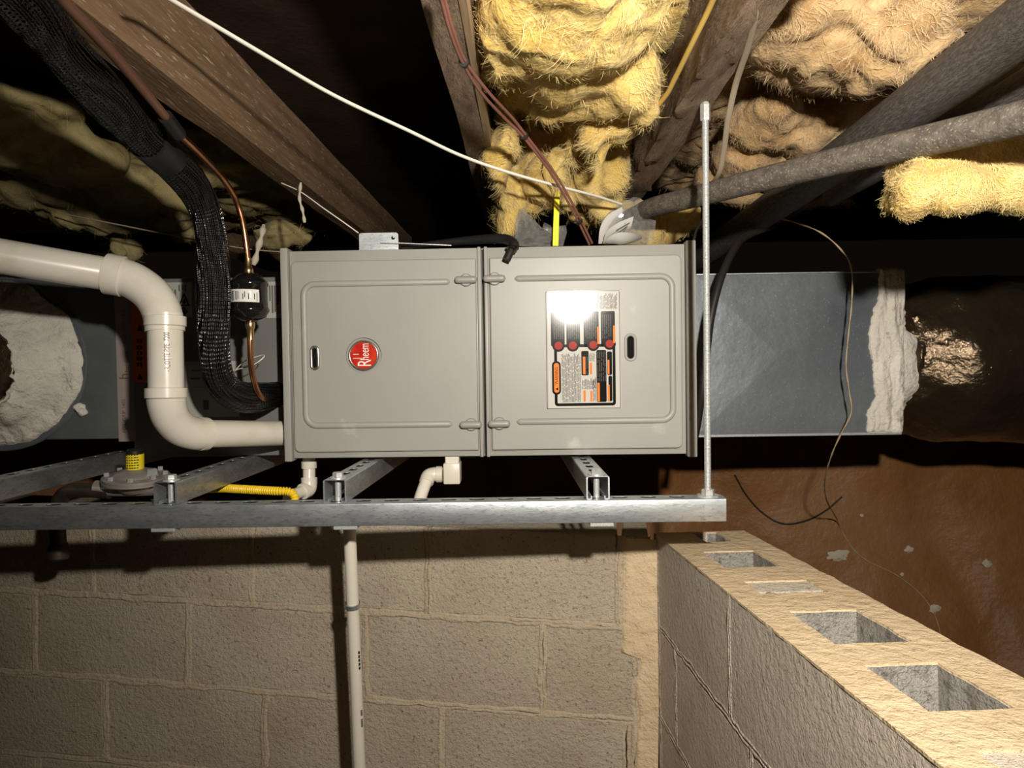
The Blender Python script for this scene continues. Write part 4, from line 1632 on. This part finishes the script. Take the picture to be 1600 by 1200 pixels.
# right bay: two tan layers
rb_ = [('b', (.36, .5, JT - .07), (.80, 1.22, JT - .004)), B(1260, 70, 1.16, .10, .12, .04), B(1330, 100, 1.2, .10, .09, .045), B(1390, 70, 1.1, .08, .10, .05), B(1250, 118, 1.26, .09, .05, .03), B(1350, 125, 1.26, .07, .05, .03), B(1440, 90, 1.14, .05, .06, .03)]
fluffy('fiberglass_batt', 'tan fiberglass layer at upper right with a ragged lower edge', rb_, .008, .017, INST, 7.7, 30000, FIBT, 6.5, .022)
rb2 = [('b', (.36, 1.30, JT - .03), (.80, 2.4, JT - .004)), B(1200, 190, 1.52, .08, .12, .06), B(1270, 200, 1.55, .10, .12, .06), B(1340, 180, 1.5, .08, .12, .05), B(1170, 240, 1.68, .08, .10, .07), B(1240, 250, 1.72, .10, .10, .07), B(1310, 225, 1.66, .07, .08, .06), B(1150, 280, 1.85, .10, .08, .07), B(1220, 280, 1.85, .08, .08, .05), B(1300, 310, 1.9, .07, .04, .025), B(1250, 320, 1.9, .06, .04, .02)]
fluffy('fiberglass_batt', 'tan fiberglass behind the joist and the dusty grey pipe', rb2, .009, .019, INST, 11.3, 28000, FIBT, 6.5, .022)
a_, b_ = P(1402, 333, 1.02), P(1700, 215, 1.02)
fr = [('b', (a_.x + .02, 1.00, a_.z + .022), (b_.x, 1.09, a_.z + .10)), B(1425, 300, 1.01, .022, .03, .034), B(1500, 292, 1.00, .07, .03, .034), B(1600, 280, 1.00, .07, .03, .040), B(1480, 258, 1.02, .05, .03, .024), B(1560, 240, 1.02, .06, .03, .028)]
fluffy('fiberglass_batt', 'yellow fiberglass batt end below the pipes at the right edge', fr, .006, .009, INSY, 15.9, 24000, FIBM, 7.0, .013)
# left bay
lf = [('b', (-1.9, 1.75, JT - .10), (-.60, 2.6, JT - .004)), B(40, 230, 1.55, .16, .14, .06), B(120, 250, 1.60, .12, .14, .06), B(20, 180, 1.45, .14, .14, .05), B(200, 285, 1.75, .12, .12, .07), B(270, 310, 1.85, .12, .10, .07), B(150, 330, 1.9, .16, .08, .05), B(290, 345, 1.95, .05, .06, .05), B(60, 300, 1.8, .16, .10, .05), B(190, 390, 2.0, .05, .04, .05), B(440, 370, 2.1, .10, .05, .04)]
fluffy('fiberglass_batt', 'dim dusty fiberglass sagging at left behind the black line', lf, .011, .022, INSD, 21.3, 9000, FIBT, 5.0, .024)

# ================================================================== CABLES AND WIRES
run('white_cable', 'long white cable sagging across the dark joist bay', 'cable', [(225, -25, .84), (268, 0, .90), (400, 78, 1.02), (520, 148, 1.14), (640, 205, 1.24), (720, 243, 1.31), (800, 271, 1.37), (880, 293, 1.44), (930, 306, 1.50), (970, 319, 1.56)], .0040, CABW, 10, 10, ry=.7)
# twin thermostat wires with ties
TW = [(684, -20, .82), (692, 0, .85), (706, 50, .91), (725, 97, .99), (758, 145, 1.09), (795, 185, 1.20), (820, 213, 1.26), (862, 268, 1.36), (890, 315, 1.44), (908, 350, 1.50), (923, 381, 1.545)]
WT = thing('thermostat_wire', 'pair of brown low-voltage wires running down to the furnace top', 'wire', base([P(923, 381, 1.545)]))
wo = WT.location.copy()
for k, s in enumerate((-1, 1)):
    pts = [P(x + s * 2.2 + (3 * s if i in (4, 5) else 0), y - s * 1.0, Y) - wo for i, (x, y, Y) in enumerate(TW)]
    obj('wire', tube(pts, .0026, 8, 10), CABR, WT, smooth=60)
for (x, y, Y, dx, dy) in ((725, 97, .99, .6, .8), (819, 212, 1.258, .64, .77), (905, 345, 1.49, .45, .9)):
    q = P(x, y, Y) - wo
    q2 = P(x + dx * 6, y + dy * 6, Y + .012) - wo
    bm = lathe([(.0062, -.0025), (.0072, -.0025), (.0072, .0025), (.0062, .0025)], q, q2 - q, 14)
    merge(bm, tube([q, q + V((-.012, -.004, -.002))], .0012, 6, 2))
    obj('cable_tie', bm, CABB, WT, smooth=40)
run('yellow_cable', 'yellow cable tucked along the rough joist above the insulation', 'cable', [(1120, -15, .93), (1105, 20, .98), (1078, 75, 1.06), (1056, 120, 1.14), (1040, 150, 1.20), (1020, 170, 1.25), (985, 183, 1.28), (965, 190, 1.34)], .0042, CABY, 10, 10)
run('grey_cable', 'dusty flat cable hanging down beside the rough joist', 'cable', [(1190, -20, .90), (1183, 15, .94), (1168, 75, 1.04), (1150, 130, 1.14), (1138, 185, 1.22), (1131, 235, 1.30), (1124, 270, 1.36), (1112, 288, 1.42)], .0052, CABG, 10, 10, ry=.5)
run('black_cable', 'thick black cable drooping behind the threaded rod', 'cable', [(1210, 352, 1.72), (1168, 368, 1.68), (1148, 388, 1.63), (1128, 430, 1.58), (1112, 490, 1.56), (1104, 550, 1.56), (1097, 610, 1.57), (1090, 660, 1.60), (1082, 700, 1.64)], .0085, CABB, 14, 10)
run('black_wire', 'short black wire rising from the furnace top right corner', 'wire', [(1098, 322, 1.62), (1096, 345, 1.58), (1088, 360, 1.56), (1084, 378, 1.55), (1083, 396, 1.56)], .0032, CABB, 8, 8)
run('twine', 'frayed tan twine hanging in front of the sheet metal duct', 'twine', [(1212, 340, 1.66), (1240, 347, 1.65), (1280, 362, 1.62), (1312, 388, 1.60), (1330, 418, 1.60), (1331, 470, 1.60), (1326, 520, 1.60), (1322, 570, 1.60), (1327, 612, 1.61), (1330, 645, 1.62), (1314, 678, 1.64), (1299, 712, 1.68), (1289, 750, 1.80), (1292, 782, 2.0), on_sheet(1308, 812, .06), on_sheet(1324, 845), on_sheet(1350, 873), on_sheet(1400, 898), on_sheet(1438, 928), on_sheet(1460, 960), on_sheet(1472, 1000)], lambda t: .0017 + .0005 * math.sin(t * 260), TWINE, 8, 8)
run('thin_wire', 'dark wire loop hanging on the brown sheet below the duct', 'wire', [on_sheet(1148, 742), on_sheet(1165, 772), on_sheet(1190, 800), on_sheet(1222, 818, .01), on_sheet(1258, 814, .01), on_sheet(1290, 798), on_sheet(1316, 776)], .0028, CABB, 8, 8)
run('thin_wire', 'thin pale wire hanging from the brown joist to the bracket', 'wire', [(440, 286, 1.60), (470, 300, 1.58), (505, 325, 1.56), (535, 346, 1.54), (560, 364, 1.53)], .0014, CABW, 6, 8)
run('thin_wire', 'thin grey wire stretched behind the black line set', 'wire', [(90, 332, 1.75), (190, 352, 1.72), (290, 372, 1.70), (380, 388, 1.68), (442, 394, 1.66)], .0016, CABG, 6, 6)
run('thin_wire', 'thin loose wires looping beside the lower copper tube', 'wire', [(356, 585, 1.50), (372, 577, 1.48), (392, 572, 1.47), (408, 562, 1.47), (413, 555, 1.48), (402, 557, 1.49), (380, 566, 1.50), (362, 588, 1.50), (366, 600, 1.50)], .0010, CABW, 6, 8)
# hanging dust tufts
run('dust_strand', 'pale dusty cobweb strand hanging above the filter drier', 'cobweb', [(412, 352, 1.62), (408, 372, 1.60), (404, 385, 1.60), (400, 402, 1.60), (396, 414, 1.60)], lambda t: .004 + .004 * math.sin(t * 9) ** 2, WEB, 8, 8)
run('dust_strand', 'thin dusty cobweb strand hanging below the brown joist', 'cobweb', [(470, 285, 1.55), (468, 310, 1.56), (473, 330, 1.56), (476, 348, 1.56)], lambda t: .0022 + .002 * math.sin(t * 12) ** 2, WEB, 8, 8)

# ================================================================== THINGS ON TOP OF THE FURNACE
topz = c_bot.z + HT
# bracket
ba, bb = P(560, 392, 1.515), P(621, 362, 1.515)
BRK = thing('metal_bracket', 'galvanized L bracket with a bolt hole on the furnace top edge', 'bracket', V(((ba.x + bb.x) / 2, 1.53, topz)))
bo = BRK.location.copy()
w2 = (bb.x - ba.x) / 2
hb = bb.z - topz
bm = holed(rrect(-w2, .0, w2, hb, (0, .004, .006, .004)), [circle2(w2 - .011, hb - .011, .0042, 14)], lambda x, y, d: V((x, -.006 + d, y)), .002)
obj('upright_plate', bm, GALV, BRK, smooth=40)
obj('foot_plate', box((-w2, -.004, 0), (w2, .05, .002)), GALV, BRK)
obj('hole_bolt', lathe([(.0022, 0), (.0022, .012)], (w2 - .0095, .004, hb - .0095), (0, -1, 0), 10), GALVB, BRK, smooth=40)
o = obj('metal_strip', box((-.075, -.001, -.0008), (.075, .008, .0008)), GALVB, None)
o.location = P(650, 381, 1.512)
o.rotation_euler = (0, math.radians(3.5), 0)
tag(o, 'thin bright metal strip lifted along the furnace top edge', 'strip')
# black lever tool / hose lying on the edge
HS = thing('rubber_hose', 'black rubber hose with its end hooked over the door seam', 'hose', P(800, 400, 1.46))
ho = HS.location.copy()
obj('hose', tube([P(*p) - ho for p in ((630, 388, 1.56), (680, 381, 1.545), (730, 376, 1.525), (770, 373, 1.50), (792, 374, 1.485), (803, 381, 1.468), (803, 388, 1.462))], lambda t: .0055 + .0045 * min(1, t * 1.6), 18, 8), RUBB, HS, smooth=60)
obj('hose_tip', tube([P(*p) - ho for p in ((800, 388, 1.462), (796, 397, 1.458), (792, 406, 1.455))], .0078, 16, 6), CABB, HS, smooth=60)
obj('hose_collar', lathe([(.009, 0), (.0115, .001), (.0115, .006), (.009, .007)], P(801, 386, 1.462) - ho, P(792, 406, 1.455) - P(801, 386, 1.462), 18), BLKGL, HS, smooth=40)


def film(name, label, outline, Y, lean, seed, parts=None):
    """a crumpled clear bag: two crinkled skins with air between"""
    ctr_ = [sum(p[0] for p in outline) / len(outline), sum(p[1] for p in outline) / len(outline)]
    root = thing(name, label, 'bag', base([P(x, y, Y) for x, y in outline]))
    of = root.location.copy()
    for s in (-1, 1):
        bm = bmesh.new()
        NR, L_ = 9, len(outline) * 4
        dense = []
        for i in range(len(outline)):
            a, b = V(outline[i]), V(outline[(i + 1) % len(outline)])
            for k in range(4):
                dense.append(a.lerp(b, k / 4))
        rings = []
        for r in range(1, NR + 1):
            ring = []
            for i, q in enumerate(dense):
                t = r / NR
                px, py = ctr_[0] + (q.x - ctr_[0]) * t, ctr_[1] + (q.y - ctr_[1]) * t
                bulge = .022 * (1 - t * t)
                c = 1.0 - abs(fbm(V((px * .09, py * .05, seed + s)), 2))
                ring.append(bm.verts.new(P(px, py, Y + s * bulge + .022 * (c - .6) + lean * (outline[0][1] - py) * .0005) - of))
            rings.append(ring)
        cv_ = bm.verts.new(P(ctr_[0], ctr_[1], Y + s * .025) - of)
        n = len(dense)
        for i in range(n):
            bm.faces.new((cv_, rings[0][i], rings[0][(i + 1) % n]))
            for r in range(NR - 1):
                bm.faces.new((rings[r][i], rings[r + 1][i], rings[r + 1][(i + 1) % n], rings[r][(i + 1) % n]))
        obj('film', bm, FILM, root, smooth=14)
    return root


film('plastic_bag', 'crumpled clear plastic bag on the furnace beside the yellow strip', [(803, 384), (806, 345), (811, 326), (818, 326), (832, 342), (845, 362), (850, 347), (860, 352), (872, 372), (876, 355), (884, 352), (886, 362), (880, 384), (840, 386)], 1.60, 0, 2.0)
film('plastic_bag', 'clear plastic bag holding the white instruction booklet', [(935, 382), (940, 345), (958, 325), (990, 308), (1000, 309), (1018, 326), (1025, 345), (1022, 376), (1000, 382)], 1.62, 0, 5.0)
# booklet: fanned curved pages
BK = thing('instruction_booklet', 'white instruction booklet with fanned pages inside the clear bag', 'booklet', P(940, 381, 1.61))
bo = BK.location.copy()


def page(edge_a, edge_b, dy):
    """edge_a: left curve, edge_b: right curve, each pixel points bottom->top"""
    A = catmull([P(x, y, 1.60 + dy) - bo for x, y in edge_a], 6)
    Bc = catmull([P(x, y, 1.63 + dy) - bo for x, y in edge_b], 6)
    bm = bmesh.new()
    pr_ = None
    n = min(len(A), len(Bc))
    for i in range(n):
        c = [bm.verts.new(A[i].lerp(Bc[i], t) + V((0, -.004 * math.sin(t * 3.14), 0))) for t in (0, .33, .66, 1)]
        if pr_:
            for k in range(3):
                bm.faces.new((pr_[k], pr_[k + 1], c[k + 1], c[k]))
        pr_ = c
    ret = bmesh.ops.extrude_face_region(bm, geom=bm.faces[:])
    for v in [q for q in ret['geom'] if isinstance(q, bmesh.types.BMVert)]:
        v.co.y += .0012
    return obj('page', bm, PAPER, BK, smooth=60)


page([(935, 381), (938, 355), (950, 336), (972, 323)], [(942, 381), (950, 362), (962, 350), (972, 344)], 0)
page([(937, 381), (941, 360), (954, 342), (974, 326)], [(945, 381), (952, 365), (963, 353), (971, 346)], .006)
page([(942, 381), (948, 362), (966, 348), (990, 338)], [(946, 381), (954, 372), (968, 368), (985, 360)], -.012)
page([(944, 381), (952, 370), (970, 363), (1000, 366)], [(946, 382), (958, 381), (975, 381), (1003, 373)], -.020)
bm = bmesh.new()
for k in range(3):
    x0_ = 962 + k * 2
    q = [(x0_ + 1, 359 + k * 4), (984 - k * 3, 347 + k * 5), (984 - k * 3, 348.6 + k * 5), (x0_ + 1, 360.6 + k * 4)]
    merge(bm, poly(q, 1.588, bo))
obj('printed_lines', bm, INKG, BK)
# yellow strip
bm = bmesh.new()
ys = [(874, 384), (873, 350), (872.5, 315), (873, 292), (871, 284)]
wd = [.0062, .0062, .0058, .0055, .001]
pr_ = None
yb = P(868, 384, 1.56)
for (p_, w_) in zip([(868, 384), (869, 350), (870, 318), (871, 294), (870, 284)], wd):
    q = P(p_[0], p_[1], 1.56) - yb
    c = (bm.verts.new(q + V((-w_, 0, 0))), bm.verts.new(q + V((w_, .002, 0))))
    if pr_:
        bm.faces.new((pr_[0], pr_[1], c[1], c[0]))
    pr_ = c
ret = bmesh.ops.extrude_face_region(bm, geom=bm.faces[:])
for v in [q for q in ret['geom'] if isinstance(q, bmesh.types.BMVert)]:
    v.co.y += .0015
o = obj('yellow_strip', bm, YEL, None)
o.location = yb
tag(o, 'upright bright yellow plastic strip behind the furnace top edge', 'strip')

# pale lumps and torn patches stuck on the brown sheet
for i, (px, py, r_) in enumerate(((1543, 880, .014), (1420, 858, .012), (1310, 868, .019), (1462, 952, .016), (1410, 897, .008), (1347, 806, .006))):
    q = on_sheet(px, py)
    bm = bmesh.new()
    bmesh.ops.create_icosphere(bm, subdivisions=3, radius=r_)
    for v in bm.verts:
        d = 1 + .9 * fbm(v.co * 75 + V((i * 9, 0, 0)), 2)
        v.co = V((v.co.x * d * (1.5 if i in (2,) else 1), v.co.y * .25, v.co.z * d * .8))
    o = obj('plaster_fleck', bm, WEB, None, smooth=60)
    o.location = q
    tag(o, ['round pale fleck on the brown sheet nearest the right edge', 'pale fleck in the middle of the brown sheet', 'wide pale smear on the brown sheet near the block wall', 'pale torn fleck on the brown sheet low by the twine end',
            'small pale fleck touching the twine on the brown sheet', 'tiny pale fleck just below the dark wire loop'][i], 'fleck', 'pale flecks on the brown sheet')
